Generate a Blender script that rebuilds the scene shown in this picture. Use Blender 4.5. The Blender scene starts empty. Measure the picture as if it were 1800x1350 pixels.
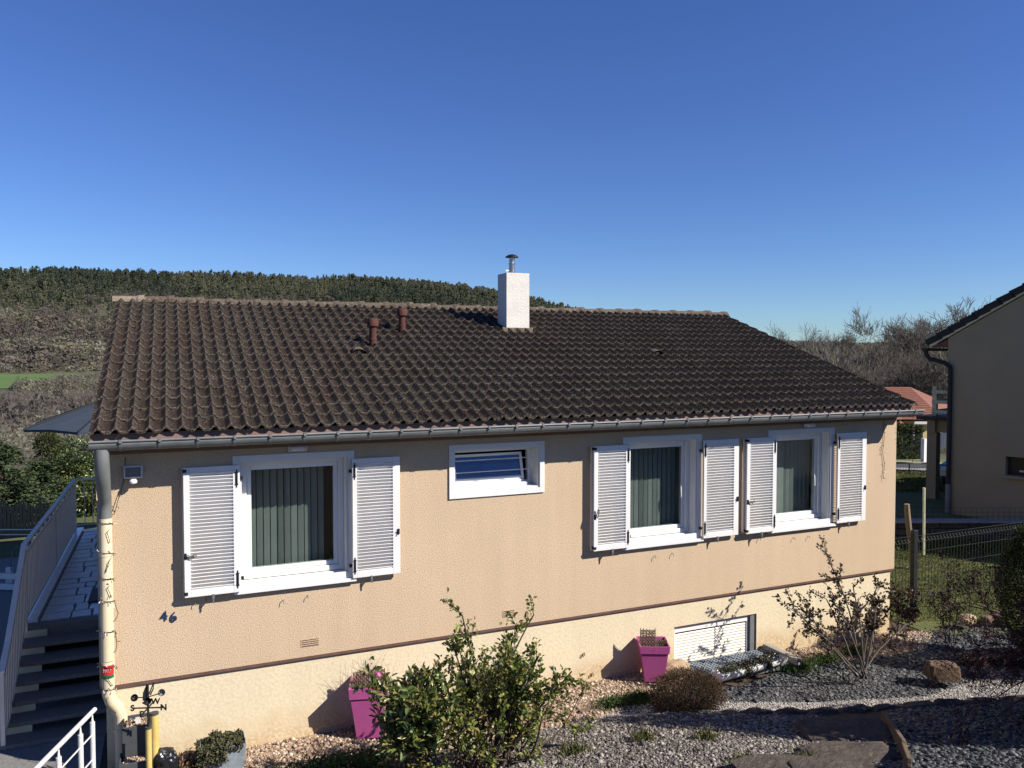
import bpy, math, random
import numpy as np
from mathutils import Vector, Matrix
rad = math.radians
random.seed(7)
RNG = np.random.default_rng(7)
S = bpy.context.scene
COL = S.collection
EYE = 3.97

# ------------------------------------------------------------------ camera, sky, sun
cam_d = bpy.data.cameras.new('camera'); cam = bpy.data.objects.new('camera', cam_d); COL.objects.link(cam)
cam_d.sensor_width = 36; cam_d.lens = 36*1375/1800; cam_d.clip_end = 6000; cam_d.clip_start = .05
cam.location = (0, 0, EYE); cam.rotation_euler = (rad(90-2.0), 0, -rad(23.58))
S.camera = cam
SUN = Vector((1.0, -1.0, 1.05)).normalized()      # towards the sun
world = bpy.data.worlds.new('World'); S.world = world; world.use_nodes = True
wn = world.node_tree.nodes; wl = world.node_tree.links
bg = wn['Background']; sky = wn.new('ShaderNodeTexSky'); sky.sky_type = 'NISHITA'; sky.sun_disc = False
sky.sun_elevation = math.asin(SUN.z); sky.sun_rotation = math.atan2(SUN.x, SUN.y)
sky.altitude = 300; sky.air_density = 1.0; sky.dust_density = 0.0; sky.ozone_density = 2.0
hsv = wn.new('ShaderNodeHueSaturation'); hsv.inputs['Saturation'].default_value = 1.10; hsv.inputs['Hue'].default_value = .512; wl.new(sky.outputs[0], hsv.inputs['Color'])
tint = wn.new('ShaderNodeVectorMath'); tint.operation = 'MULTIPLY'; tint.inputs[1].default_value = (.74, 1.0, 1.45); wl.new(hsv.outputs[0], tint.inputs[0])
wl.new(tint.outputs[0], bg.inputs[0]); bg.inputs[1].default_value = .05
sd = bpy.data.lights.new('sun', 'SUN'); so = bpy.data.objects.new('sun', sd); COL.objects.link(so)
sd.energy = 5.0; sd.angle = rad(.5); sd.color = (1, .93, .83)
so.rotation_euler = (-SUN).to_track_quat('-Z', 'Y').to_euler(); so.location = (20, -20, 30)
S.view_settings.view_transform = 'Standard'; S.view_settings.look = 'None'
S.view_settings.gamma = 1; S.view_settings.use_curve_mapping = False
S.view_settings.exposure = 0.75
S.cycles.max_bounces = 6; S.cycles.transparent_max_bounces = 12
S.cycles.use_adaptive_sampling = True

# ------------------------------------------------------------------ helpers: where a direction seen meets a plane
_a, _p = math.atan(600.9/1375.8), math.atan(48/1375)
FH = np.array([math.sin(_a), math.cos(_a), 0]); RT = np.array([math.cos(_a), -math.sin(_a), 0]); ZZ = np.array([0, 0, 1.])
FW = FH*math.cos(_p) - ZZ*math.sin(_p); UP = ZZ*math.cos(_p) + FH*math.sin(_p)
def ray(u, v): return FW*1375 + RT*(u-900) + UP*(675-v)
def onY(u, v, y): d = ray(u, v); return d*(y/d[1]) + ZZ*EYE
def onZ(u, v, z=0.): d = ray(u, v); return d*((z-EYE)/d[2]) + ZZ*EYE
def atF(u, v, f): return ray(u, v)*f/1375 + ZZ*EYE
def floorXY(u, f): p = FH*f + RT*((u-900)/1375*f); return p[0], p[1]

# ------------------------------------------------------------------ materials
MATS = {}
def mat(name, c, c2=None, c3=None, scale=8, detail=6, rough=.85, bump=0, bscale=60, spec=.3, metal=0, attr=None,
        stretch=None, coat=0, bdist=.01, c3scale=None, trans=0):
    if name in MATS: return MATS[name]
    m = bpy.data.materials.new(name); m.use_nodes = True; MATS[name] = m
    n = m.node_tree.nodes; l = m.node_tree.links; b = n['Principled BSDF']
    b.inputs['Roughness'].default_value = rough; b.inputs['Metallic'].default_value = metal
    b.inputs['Specular IOR Level'].default_value = spec; b.inputs['Coat Weight'].default_value = coat
    b.inputs['Base Color'].default_value = (*c, 1)
    geo = n.new('ShaderNodeNewGeometry'); src = geo.outputs['Position']
    if stretch:
        mp = n.new('ShaderNodeMapping'); mp.inputs['Scale'].default_value = stretch; l.new(src, mp.inputs[0]); src = mp.outputs[0]
    def noise(s, d=detail, r=.6):
        t = n.new('ShaderNodeTexNoise'); t.inputs['Scale'].default_value = s; t.inputs['Detail'].default_value = d
        t.inputs['Roughness'].default_value = r; l.new(src, t.inputs['Vector']); return t.outputs['Fac']
    def ramp(f, a, bb):
        r = n.new('ShaderNodeMapRange'); r.inputs[1].default_value = a; r.inputs[2].default_value = bb; l.new(f, r.inputs[0]); return r.outputs[0]
    def mix(f, a, bb):
        x = n.new('ShaderNodeMix'); x.data_type = 'RGBA'; l.new(f, x.inputs[0])
        for i, q in ((6, a), (7, bb)):
            if isinstance(q, tuple): x.inputs[i].default_value = (*q, 1)
            else: l.new(q, x.inputs[i])
        return x.outputs[2]
    out = None
    if attr:
        at = n.new('ShaderNodeAttribute'); at.attribute_name = 'rnd'
        r = n.new('ShaderNodeValToRGB'); r.color_ramp.interpolation = 'LINEAR'
        while len(r.color_ramp.elements) < len(attr): r.color_ramp.elements.new(.5)
        for i, (cc, e) in enumerate(zip(attr, r.color_ramp.elements)):
            e.position = i/(len(attr)-1); e.color = (*cc, 1)
        l.new(at.outputs['Fac'], r.inputs[0]); out = r.outputs[0]
        if c2: out = mix(ramp(noise(scale), .35, .65), out, c2)
    elif c2:
        out = mix(ramp(noise(scale), .35, .68), c, c2)
        if c3: out = mix(ramp(noise(c3scale or scale*4.3, 4, .7), .55, .68), out, c3)
    if out is not None: l.new(out, b.inputs['Base Color'])
    if trans: 
        tr = n.new('ShaderNodeBsdfTranslucent'); ms = n.new('ShaderNodeMixShader'); ms.inputs[0].default_value = trans
        if out is not None: l.new(out, tr.inputs[0])
        else: tr.inputs[0].default_value = (*c, 1)
        l.new(b.outputs[0], ms.inputs[1]); l.new(tr.outputs[0], ms.inputs[2]); l.new(ms.outputs[0], n['Material Output'].inputs[0])
    if bump:
        bp = n.new('ShaderNodeBump'); bp.inputs['Strength'].default_value = bump; bp.inputs['Distance'].default_value = bdist
        l.new(noise(bscale, 5, .65), bp.inputs['Height']); l.new(bp.outputs[0], b.inputs['Normal'])
    return m

def m_stucco(name, c, c2, dark, vs, dist):
    m = mat(name, c, c2, scale=.9, detail=8, rough=.95, spec=.1)
    n = m.node_tree.nodes; l = m.node_tree.links; b = n['Principled BSDF']
    geo = n.new('ShaderNodeNewGeometry')
    nz = n.new('ShaderNodeTexNoise'); nz.inputs['Scale'].default_value = vs; nz.inputs['Detail'].default_value = 3
    l.new(geo.outputs['Position'], nz.inputs['Vector'])
    r = n.new('ShaderNodeMapRange'); r.inputs[1].default_value = .36; r.inputs[2].default_value = .56; l.new(nz.outputs[0], r.inputs[0])
    src = b.inputs['Base Color'].links[0].from_socket
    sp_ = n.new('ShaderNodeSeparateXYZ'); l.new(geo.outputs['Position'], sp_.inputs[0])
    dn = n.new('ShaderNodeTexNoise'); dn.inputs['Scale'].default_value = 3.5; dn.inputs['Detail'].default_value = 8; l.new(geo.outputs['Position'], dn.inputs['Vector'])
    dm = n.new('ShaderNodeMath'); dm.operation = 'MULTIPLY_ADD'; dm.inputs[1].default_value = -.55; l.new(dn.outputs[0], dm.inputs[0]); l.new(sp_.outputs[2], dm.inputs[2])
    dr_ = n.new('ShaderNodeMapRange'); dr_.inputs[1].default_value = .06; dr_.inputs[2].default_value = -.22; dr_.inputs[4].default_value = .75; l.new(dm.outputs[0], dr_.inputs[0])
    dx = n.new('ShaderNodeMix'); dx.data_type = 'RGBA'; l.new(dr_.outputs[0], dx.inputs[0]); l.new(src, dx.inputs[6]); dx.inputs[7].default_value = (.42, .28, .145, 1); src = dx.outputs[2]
    x = n.new('ShaderNodeMix'); x.data_type = 'RGBA'; l.new(r.outputs[0], x.inputs[0]); x.inputs[6].default_value = (*dark, 1); l.new(src, x.inputs[7])
    # weather streaks running down the wall
    mp = n.new('ShaderNodeMapping'); mp.inputs['Scale'].default_value = (5, 5, .35); l.new(geo.outputs['Position'], mp.inputs[0])
    n2 = n.new('ShaderNodeTexNoise'); n2.inputs['Scale'].default_value = 1.2; n2.inputs['Detail'].default_value = 6; l.new(mp.outputs[0], n2.inputs['Vector'])
    r2 = n.new('ShaderNodeMapRange'); r2.inputs[1].default_value = .3; r2.inputs[2].default_value = .75; r2.inputs[3].default_value = .955; r2.inputs[4].default_value = 1.03; l.new(n2.outputs[0], r2.inputs[0])
    vm = n.new('ShaderNodeVectorMath'); vm.operation = 'SCALE'; l.new(x.outputs[2], vm.inputs[0]); l.new(r2.outputs[0], vm.inputs['Scale'])
    l.new(vm.outputs[0], b.inputs['Base Color'])
    bp = n.new('ShaderNodeBump'); bp.inputs['Strength'].default_value = .55; bp.inputs['Distance'].default_value = dist
    l.new(nz.outputs[0], bp.inputs['Height']); l.new(bp.outputs[0], b.inputs['Normal'])
    return m

M = {}
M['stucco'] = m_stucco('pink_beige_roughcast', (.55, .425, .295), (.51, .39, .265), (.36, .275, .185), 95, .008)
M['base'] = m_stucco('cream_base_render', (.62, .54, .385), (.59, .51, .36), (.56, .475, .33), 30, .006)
M['cream'] = mat('cream_painted_pipe', (.62, .53, .37), (.56, .47, .31), scale=6, rough=.5)
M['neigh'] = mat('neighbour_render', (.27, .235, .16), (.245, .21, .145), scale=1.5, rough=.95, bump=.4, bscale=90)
M['band'] = mat('brown_band_paint', (.10, .05, .038), (.13, .07, .055), scale=12, rough=.8)
M['white'] = mat('white_paint', (.66, .655, .645), (.61, .605, .60), scale=3, rough=.45, spec=.4)
M['slat'] = mat('grey_white_slat', (.80, .80, .79), (.73, .73, .72), scale=5, rough=.5)
M['pvc'] = mat('white_plastic', (.70, .695, .685), (.66, .655, .65), scale=4, rough=.3, spec=.5)
M['rollslat'] = mat('cream_roller_slat', (.74, .70, .62), (.66, .62, .54), scale=7, rough=.5)
M['chim'] = mat('white_chimney_render', (.60, .58, .54), (.54, .515, .47), scale=5, rough=.9, bump=.6, bscale=38, bdist=.012)
M['zinc'] = mat('grey_zinc', (.16, .17, .17), (.12, .13, .135), scale=7, rough=.6, metal=.2, spec=.5, bump=.1, bscale=15)
M['zincbox'] = mat('galvanised_zinc', (.33, .38, .43), (.22, .26, .30), (.48, .52, .56), scale=14, rough=.55, metal=.4)
M['steel'] = mat('stainless_steel', (.45, .45, .43), (.25, .25, .24), scale=18, rough=.3, metal=.9)
M['black'] = mat('black_iron', (.012, .012, .014), rough=.5)
M['cable'] = mat('brown_cable', (.05, .035, .025), rough=.6)
M['bulb'] = mat('clear_bulb', (.6, .6, .62), rough=.2)
M['wood'] = mat('weathered_fascia_wood', (.21, .125, .10), (.16, .095, .075), scale=5, rough=.8)
M['soffit'] = mat('soffit_wood', (.22, .13, .085), (.17, .10, .065), scale=4, rough=.8)
M['terra'] = mat('terracotta', (.085, .030, .023), (.062, .026, .020), (.04, .028, .023), scale=16, rough=.85, bump=.3)
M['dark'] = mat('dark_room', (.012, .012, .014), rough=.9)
M['blind'] = mat('grey_green_blind', (.33, .36, .34), (.28, .31, .30), scale=3, rough=.8, trans=.25)
M['blue'] = mat('blue_curtain', (.045, .09, .30), (.035, .07, .24), scale=6, rough=.8)
M['deckstone'] = mat('pale_blue_paving', (.58, .57, .55), (.45, .44, .42), (.68, .67, .65), scale=6, rough=.28, bump=.2, spec=.6)
M['marble'] = mat('white_marble_strip', (.80, .80, .80), (.70, .70, .70), scale=8, rough=.18, spec=.7)
M['granite'] = mat('speckled_granite', (.12, .108, .095), (.17, .152, .135), (.42, .38, .34), scale=40, c3scale=120, rough=.6, bump=.3, bscale=120)
M['concrete'] = mat('yard_concrete', (.20, .195, .185), (.13, .13, .125), (.30, .28, .26), scale=30, c3scale=90, rough=.9, bump=.4, bscale=80)
M['rail'] = mat('grey_rail_paint', (.78, .67, .56), (.68, .58, .48), scale=6, rough=.5)
M['railwhite'] = mat('white_rail_paint', (.62, .61, .59), (.5, .49, .47), scale=20, rough=.4)
M['parasol'] = mat('slate_blue_canvas', (.04, .055, .075), (.033, .045, .062), scale=5, rough=.8)
M['pink'] = mat('magenta_plastic', (.40, .085, .25), (.36, .075, .22), scale=6, rough=.45, spec=.4)
M['wicker'] = mat('brown_wicker', (.17, .12, .085), (.10, .065, .045), scale=60, rough=.9)
M['grypot'] = mat('charcoal_plastic', (.06, .064, .07), (.045, .05, .055), scale=9, rough=.6)
M['grypot2'] = mat('grey_green_plastic', (.10, .12, .12), (.08, .095, .10), scale=9, rough=.6)
M['yellow'] = mat('yellow_pvc_tube', (.55, .42, .15), (.46, .34, .11), scale=9, rough=.5)
M['soil'] = mat('brown_soil', (.075, .055, .04), (.045, .032, .024), (.12, .095, .07), scale=12, rough=1, bump=.6, bscale=40)
M['forestfloor'] = mat('scrub_floor', (.085, .08, .05), (.06, .06, .035), (.11, .095, .065), scale=.03, c3scale=.3, rough=1)
M['grass'] = mat('lawn_green', (.11, .125, .04), (.08, .095, .03), (.18, .15, .075), scale=1.6, c3scale=9, rough=1, bump=.8, bscale=50, bdist=.03)
M['field'] = mat('meadow_green', (.085, .15, .035), (.065, .12, .028), (.12, .155, .055), scale=.05, c3scale=.3, rough=1)
M['road'] = mat('asphalt', (.055, .056, .06), (.045, .046, .05), scale=4, rough=.9)
M['pave'] = mat('pale_pavement', (.30, .28, .25), (.25, .235, .21), scale=4, rough=.9)
M['blade'] = mat('grass_blade', (.08, .12, .03), attr=[(.06, .08, .02), (.12, .135, .035), (.22, .19, .09)], rough=.8, trans=.3)
M['redtile'] = mat('red_roof_tile', (.20, .082, .055), (.165, .068, .046), scale=3, rough=.8)
M['yellowwall'] = mat('pale_yellow_wall', (.60, .47, .24), (.54, .42, .21), scale=1, rough=.9)
M['darktile'] = mat('dark_verge_tile', (.022, .022, .027), (.015, .015, .018), (.035, .028, .03), scale=6, rough=.7)
M['dwood'] = mat('grey_green_rail_wood', (.60, .60, .44), (.42, .42, .30), scale=9, rough=.9)
M['postwood'] = mat('weathered_stake', (.22, .18, .12), (.14, .11, .075), scale=20, rough=.95, stretch=(3, 3, .4))
M['anthra'] = mat('anthracite_metal', (.010, .011, .013), (.014, .015, .017), scale=9, rough=.5)
M['greenwire'] = mat('green_wire', (.008, .016, .012), rough=.6)
M['oldwall'] = mat('old_stone', (.10, .085, .07), (.06, .05, .042), (.17, .15, .12), scale=7, rough=1, bump=.8, bscale=25)
M['rock'] = mat('ochre_rock', (.15, .10, .065), (.095, .062, .042), (.22, .18, .13), scale=9, rough=.95, bump=1, bscale=18, bdist=.03)
M['rock2'] = mat('grey_sandstone', (.085, .068, .055), (.05, .04, .033), (.14, .115, .09), scale=7, rough=.95, bump=1, bscale=15, bdist=.03)
M['tan'] = mat('tan_sandstone', (.40, .30, .19), (.30, .22, .14), scale=14, rough=.95, bump=.7, bscale=20, bdist=.02)
M['log'] = mat('split_log', (.16, .115, .075), (.095, .065, .045), (.24, .19, .135), scale=8, rough=1, bump=1, bscale=12, bdist=.03, stretch=(.4, 1.5, 3))
M['pebble'] = mat('beige_pebble', (.4, .3, .2), attr=[(.15, .10, .07), (.30, .21, .145), (.22, .14, .095), (.42, .32, .235), (.52, .45, .36)], rough=.8)
M['slate'] = mat('slate_chip', (.08, .085, .09), attr=[(.022, .024, .028), (.05, .053, .058), (.075, .078, .083), (.032, .034, .038), (.15, .153, .155)], rough=.55, spec=.4)
M['whitegr'] = mat('white_gravel', (.6, .58, .54), attr=[(.16, .15, .14), (.42, .395, .365), (.27, .25, .23), (.55, .53, .50)], rough=.85)
M['greygr'] = mat('grey_gravel', (.3, .28, .26), attr=[(.05, .045, .04), (.14, .122, .106), (.095, .08, .07), (.24, .215, .19), (.36, .33, .295)], rough=.85)
M['trough'] = mat('white_trough', (.74, .73, .71), (.66, .65, .63), scale=9, rough=.6)
M['moss'] = mat('moss', (.05, .05, .02), attr=[(.035, .032, .018), (.06, .065, .025), (.10, .085, .05), (.055, .075, .035)], rough=1)
M['bark'] = mat('brown_bark', (.09, .065, .048), (.055, .04, .03), scale=30, rough=.95)
M['greybark'] = mat('grey_bark', (.115, .10, .085), (.075, .065, .055), scale=3, rough=.95)
M['laurel'] = mat('laurel_leaf', (.07, .09, .02), attr=[(.035, .06, .016), (.075, .11, .025), (.13, .16, .04), (.20, .21, .055), (.16, .11, .045)], rough=.35, spec=.5, trans=.25)
M['shrubleaf'] = mat('spring_leaf', (.07, .11, .02), attr=[(.035, .06, .014), (.085, .12, .022), (.15, .19, .035), (.24, .26, .05), (.22, .15, .055)], rough=.4, spec=.5, trans=.3)
M['roseleaf'] = mat('red_rose_leaf', (.06, .03, .025), attr=[(.03, .018, .016), (.06, .028, .022), (.045, .05, .02), (.09, .04, .03)], rough=.5, trans=.2)
M['mapleleaf'] = mat('dark_red_leaf', (.06, .012, .016), attr=[(.03, .008, .01), (.06, .013, .018), (.09, .02, .025), (.12, .05, .05)], rough=.6, trans=.2)
M['brownleaf'] = mat('brown_green_twig_leaf', (.07, .045, .025), attr=[(.045, .024, .015), (.085, .042, .024), (.065, .055, .02), (.13, .065, .036)], rough=.7)
M['thuja'] = mat('thuja_leaf', (.03, .045, .014), attr=[(.015, .024, .008), (.03, .045, .012), (.05, .065, .015), (.10, .10, .03)], rough=.8, trans=.15)
M['conif'] = mat('conifer_needle', (.03, .05, .02), attr=[(.016, .03, .012), (.03, .05, .018), (.05, .075, .03), (.075, .10, .045)], rough=.8, trans=.1)
M['cover'] = mat('ground_cover_leaf', (.04, .08, .02), attr=[(.02, .045, .012), (.04, .08, .018), (.065, .11, .025), (.09, .12, .04)], rough=.6, trans=.25)
M['glossleaf'] = mat('cherry_laurel_leaf', (.04, .065, .016), attr=[(.02, .035, .01), (.045, .07, .018), (.08, .11, .03), (.13, .14, .05)], rough=.3, spec=.6, trans=.15)
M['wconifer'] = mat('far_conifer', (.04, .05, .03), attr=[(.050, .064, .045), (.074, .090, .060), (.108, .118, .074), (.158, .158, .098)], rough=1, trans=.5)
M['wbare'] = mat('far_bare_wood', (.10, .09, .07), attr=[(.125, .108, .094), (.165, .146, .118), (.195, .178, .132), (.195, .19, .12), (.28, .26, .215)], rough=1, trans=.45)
M['carpaint'] = mat('teal_car_paint', (.03, .13, .20), rough=.25, spec=.6, coat=.5)
M['rubber'] = mat('rubber', (.015, .015, .015), rough=.8)
M['redband'] = mat('red_sticker', (.45, .02, .025), rough=.4)
M['greenband'] = mat('green_sticker', (.02, .12, .06), rough=.4)
M['greyband'] = mat('grey_sticker', (.12, .13, .14), rough=.4)
M['blackbag'] = mat('black_film', (.01, .011, .013), rough=.25, spec=.7)
M['bluepaint'] = mat('dark_blue_enamel', (.015, .035, .09), rough=.35, spec=.5)

def m_tile():
    m = mat('brown_clay_tile', (.05, .035, .03), rough=.9, spec=.15)
    n = m.node_tree.nodes; l = m.node_tree.links; b = n['Principled BSDF']
    geo = n.new('ShaderNodeNewGeometry')
    def noise(s, d=5, r=.65, v=None):
        t = n.new('ShaderNodeTexNoise'); t.inputs['Scale'].default_value = s; t.inputs['Detail'].default_value = d; t.inputs['Roughness'].default_value = r
        l.new(v or geo.outputs['Position'], t.inputs['Vector']); return t.outputs[0]
    def rng(f, a, c, o0=0, o1=1):
        r = n.new('ShaderNodeMapRange'); r.inputs[1].default_value = a; r.inputs[2].default_value = c; r.inputs[3].default_value = o0; r.inputs[4].default_value = o1
        l.new(f, r.inputs[0]); return r.outputs[0]
    def mix(f, a, c):
        x = n.new('ShaderNodeMix'); x.data_type = 'RGBA'; l.new(f, x.inputs[0])
        for i, q in ((6, a), (7, c)):
            if isinstance(q, tuple): x.inputs[i].default_value = (*q, 1)
            else: l.new(q, x.inputs[i])
        return x.outputs[2]
    def mul(a, c):
        x = n.new('ShaderNodeMath'); x.operation = 'MULTIPLY'; l.new(a, x.inputs[0]); l.new(c, x.inputs[1]); return x.outputs[0]
    # one random tone per tile, from the tile grid
    mp = n.new('ShaderNodeMapping'); mp.inputs['Location'].default_value = (.68/.2811, -7.87/.252, 0); mp.inputs['Scale'].default_value = (1/.2811, 1/.252, 0)
    l.new(geo.outputs['Position'], mp.inputs[0])
    fl = n.new('ShaderNodeVectorMath'); fl.operation = 'FLOOR'; l.new(mp.outputs[0], fl.inputs[0])
    wt = n.new('ShaderNodeTexWhiteNoise'); wt.noise_dimensions = '3D'; l.new(fl.outputs[0], wt.inputs['Vector'])
    sx_ = n.new('ShaderNodeSeparateXYZ'); l.new(geo.outputs['Position'], sx_.inputs[0])
    c = mix(wt.outputs['Value'], (.0095, .0055, .0045), (.020, .0110, .0088))
    c = mix(rng(sx_.outputs[0], 5.5, -.5, 0, .55), c, (.028, .0125, .009))
    c = mix(rng(noise(1.1), .38, .62), c, (.018, .0145, .0115))
    c = mix(rng(noise(28), .5, .7), c, (.012, .0095, .008))
    # pale lichen on lower edges of courses; along crests it paints a highlight
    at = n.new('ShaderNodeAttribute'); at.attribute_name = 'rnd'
    lich_highlight = mul(rng(noise(42, 4, .75), .40, .56), rng(at.outputs['Fac'], .0, 1, .07, 1.0))
    c = mix(lich_highlight, c, (.155, .128, .10))
    sp = mul(rng(noise(70, 2, .5), .61, .68), rng(noise(2.3), .40, .62))
    c = mix(sp, c, (.26, .235, .19))
    l.new(c, b.inputs['Base Color'])
    bp = n.new('ShaderNodeBump'); bp.inputs['Strength'].default_value = .8; bp.inputs['Distance'].default_value = .008
    l.new(noise(60), bp.inputs['Height']); l.new(bp.outputs[0], b.inputs['Normal'])
    return m
M['tile'] = m_tile()
M['paleridge'] = mat('pale_end_ridge_tile', (.22, .185, .145), (.15, .12, .09), (.30, .26, .21), scale=14, rough=.95, bump=.6)
M['ridge'] = mat('lichened_ridge_tile', (.065, .048, .036), (.11, .088, .065), (.24, .205, .155), scale=6, c3scale=28, rough=.95, bump=.8, bscale=50)

def m_glass(name, refl=.12, tint=(.84, .88, .87)):
    m = bpy.data.materials.new(name); m.use_nodes = True; n = m.node_tree.nodes; l = m.node_tree.links
    n.remove(n['Principled BSDF']); tr = n.new('ShaderNodeBsdfTransparent'); tr.inputs[0].default_value = (*tint, 1)
    gl = n.new('ShaderNodeBsdfGlossy'); gl.inputs['Roughness'].default_value = .01; gl.inputs[0].default_value = (1, 1, 1, 1)
    lw = n.new('ShaderNodeLayerWeight'); lw.inputs[0].default_value = .5; pw = n.new('ShaderNodeMath'); pw.operation = 'POWER'; pw.inputs[1].default_value = 4; l.new(lw.outputs['Facing'], pw.inputs[0])
    ad = n.new('ShaderNodeMath'); ad.operation = 'MULTIPLY_ADD'; ad.inputs[1].default_value = .9; ad.inputs[2].default_value = .045; l.new(pw.outputs[0], ad.inputs[0]); ms = n.new('ShaderNodeMixShader')
    l.new(ad.outputs[0], ms.inputs[0]); l.new(tr.outputs[0], ms.inputs[1]); l.new(gl.outputs[0], ms.inputs[2]); l.new(ms.outputs[0], n['Material Output'].inputs[0])
    return m
M['glass'] = m_glass('window_glass')

# ------------------------------------------------------------------ object helpers
def wpos(o):
    p = Vector((0, 0, 0))
    while o is not None: p += Vector(o.location); o = o.parent
    return p
def tag(o, label=None, cat=None, group=None, kind=None):
    if label: o['label'] = label
    if cat: o['category'] = cat
    if group: o['group'] = group
    if kind: o['kind'] = kind
    return o
def thing(name, label, cat, loc, group=None):
    o = bpy.data.objects.new(name, None); COL.objects.link(o); o.location = loc; o.empty_display_size = .2
    return tag(o, label, cat, group)
def link(name, me, m, parent=None, origin=None, smooth=False):
    if m is not None and not me.materials:
        me.materials.append(m)
    o = bpy.data.objects.new(name, me); COL.objects.link(o)
    if parent is not None: o.parent = parent
    if smooth: me.polygons.foreach_set('use_smooth', [True]*len(me.polygons))
    return o
def npmesh(name, V, F, m, parent=None, rnd=None, smooth=False, kind=None):
    """V (n,3) world coordinates, F (m,k)"""
    V = np.asarray(V, float); F = np.asarray(F, int)
    V = V - np.array(wpos(parent)) if parent is not None else V
    me = bpy.data.meshes.new(name); k = F.shape[1]
    me.vertices.add(len(V)); me.vertices.foreach_set('co', V.astype(np.float32).ravel())
    me.loops.add(F.size); me.loops.foreach_set('vertex_index', F.astype(np.int32).ravel())
    me.polygons.add(len(F)); me.polygons.foreach_set('loop_start', np.arange(0, F.size, k, dtype=np.int32))
    me.polygons.foreach_set('loop_total', np.full(len(F), k, np.int32))
    if rnd is not None:
        a = me.attributes.new('rnd', 'FLOAT', 'POINT'); a.data.foreach_set('value', np.asarray(rnd, np.float32))
    me.update(calc_edges=True)
    o = link(name, me, m, parent, smooth=smooth)
    if kind: o['kind'] = kind
    return o

class MB:
    def __init__(s): s.v = []; s.f = []
    def add(s, v, f):
        b = len(s.v); s.v += [tuple(map(float, q)) for q in v]; s.f += [tuple(i+b for i in q) for q in f]; return s
    def box(s, x0, x1, y0, y1, z0, z1):
        v = [(x, y, z) for z in (z0, z1) for y in (y0, y1) for x in (x0, x1)]
        return s.add(v, [(0, 2, 3, 1), (4, 5, 7, 6), (0, 1, 5, 4), (2, 6, 7, 3), (0, 4, 6, 2), (1, 3, 7, 5)])
    def obox(s, c, ax, ay, az, hx, hy, hz):
        c, ax, ay, az = map(np.array, (c, ax, ay, az)); v = [c+ax*i*hx+ay*j*hy+az*k*hz for k in (-1, 1) for j in (-1, 1) for i in (-1, 1)]
        return s.add(v, [(0, 2, 3, 1), (4, 5, 7, 6), (0, 1, 5, 4), (2, 6, 7, 3), (0, 4, 6, 2), (1, 3, 7, 5)])
    def beam(s, p, q, w, h, up=(0, 0, 1)):
        p, q = np.array(p, float), np.array(q, float); d = q-p; L = np.linalg.norm(d); d /= L
        a = np.cross(d, up); a /= np.linalg.norm(a)+1e-9; b = np.cross(a, d)
        return s.obox((p+q)/2, d, a, b, L/2, w/2, h/2)
    def tube(s, pts, r, n=8, cap=True):
        pts = [np.array(p, float) for p in pts]; m = len(pts); rs = r if hasattr(r, '__len__') else [r]*m
        v = []; prev = None
        for i, p in enumerate(pts):
            d = pts[min(i+1, m-1)]-pts[max(i-1, 0)]; d /= np.linalg.norm(d)+1e-9
            if prev is None:
                a = np.cross(d, (0, 0, 1) if abs(d[2]) < .9 else (1, 0, 0))
            else: a = prev-d*np.dot(prev, d)
            a /= np.linalg.norm(a)+1e-9; prev = a; b = np.cross(d, a)
            for k in range(n):
                t = 2*math.pi*k/n; v.append(p+(a*math.cos(t)+b*math.sin(t))*rs[i])
        f = [(i*n+k, i*n+(k+1) % n, (i+1)*n+(k+1) % n, (i+1)*n+k) for i in range(m-1) for k in range(n)]
        if cap: f += [tuple(range(n))[::-1], tuple((m-1)*n+k for k in range(n))]
        return s.add(v, f)
    def lathe(s, c, prof, n=16, cap=True):
        v = [(c[0]+r*math.cos(2*math.pi*k/n), c[1]+r*math.sin(2*math.pi*k/n), c[2]+z) for r, z in prof for k in range(n)]
        m = len(prof); f = [(i*n+k, i*n+(k+1) % n, (i+1)*n+(k+1) % n, (i+1)*n+k) for i in range(m-1) for k in range(n)]
        if cap: f += [tuple(range(n))[::-1], tuple((m-1)*n+k for k in range(n))]
        return s.add(v, f)
    def prism(s, poly, a, b):
        """poly: list of 3d points, extruded by the vector from a to b"""
        n = len(poly); d = np.array(b, float)-np.array(a, float); v = [np.array(p, float) for p in poly]+[np.array(p, float)+d for p in poly]
        return s.add(v, [tuple(range(n))[::-1], tuple(range(n, 2*n))]+[(i, (i+1) % n, n+(i+1) % n, n+i) for i in range(n)])
    def build(s, name, m, parent=None, smooth=False, bevel=0, kind=None):
        off = wpos(parent) if parent is not None else Vector((0, 0, 0))
        me = bpy.data.meshes.new(name); me.from_pydata([tuple(Vector(v)-off) for v in s.v], [], s.f); me.update()
        o = link(name, me, m, parent, smooth=smooth)
        if kind: o['kind'] = kind
        if bevel:
            b = o.modifiers.new('bevel', 'BEVEL'); b.width = bevel; b.segments = 2; b.limit_method = 'ANGLE'
        if smooth:
            me.polygons.foreach_set('use_smooth', [True]*len(me.polygons))
            try: me.set_sharp_from_angle(angle=rad(40))
            except Exception: pass
        return o
def dup(o, loc=None, rotz=None, label=None, name=None, parent=None):
    c = o.copy(); COL.objects.link(c); c.parent = parent
    if loc is not None: c.location = loc
    if rotz is not None: c.rotation_euler = (0, 0, rotz)
    if label: c['label'] = label
    for ch in [x for x in CH.get(o.name, [])]: dup(ch, parent=c)
    return c
CH = {}
def note_children():
    CH.clear()
    for o in S.objects:
        if o.parent is not None: CH.setdefault(o.parent.name, []).append(o)

def sm(t): t = np.clip(t, 0, 1); return t*t*(3-2*t)

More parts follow.
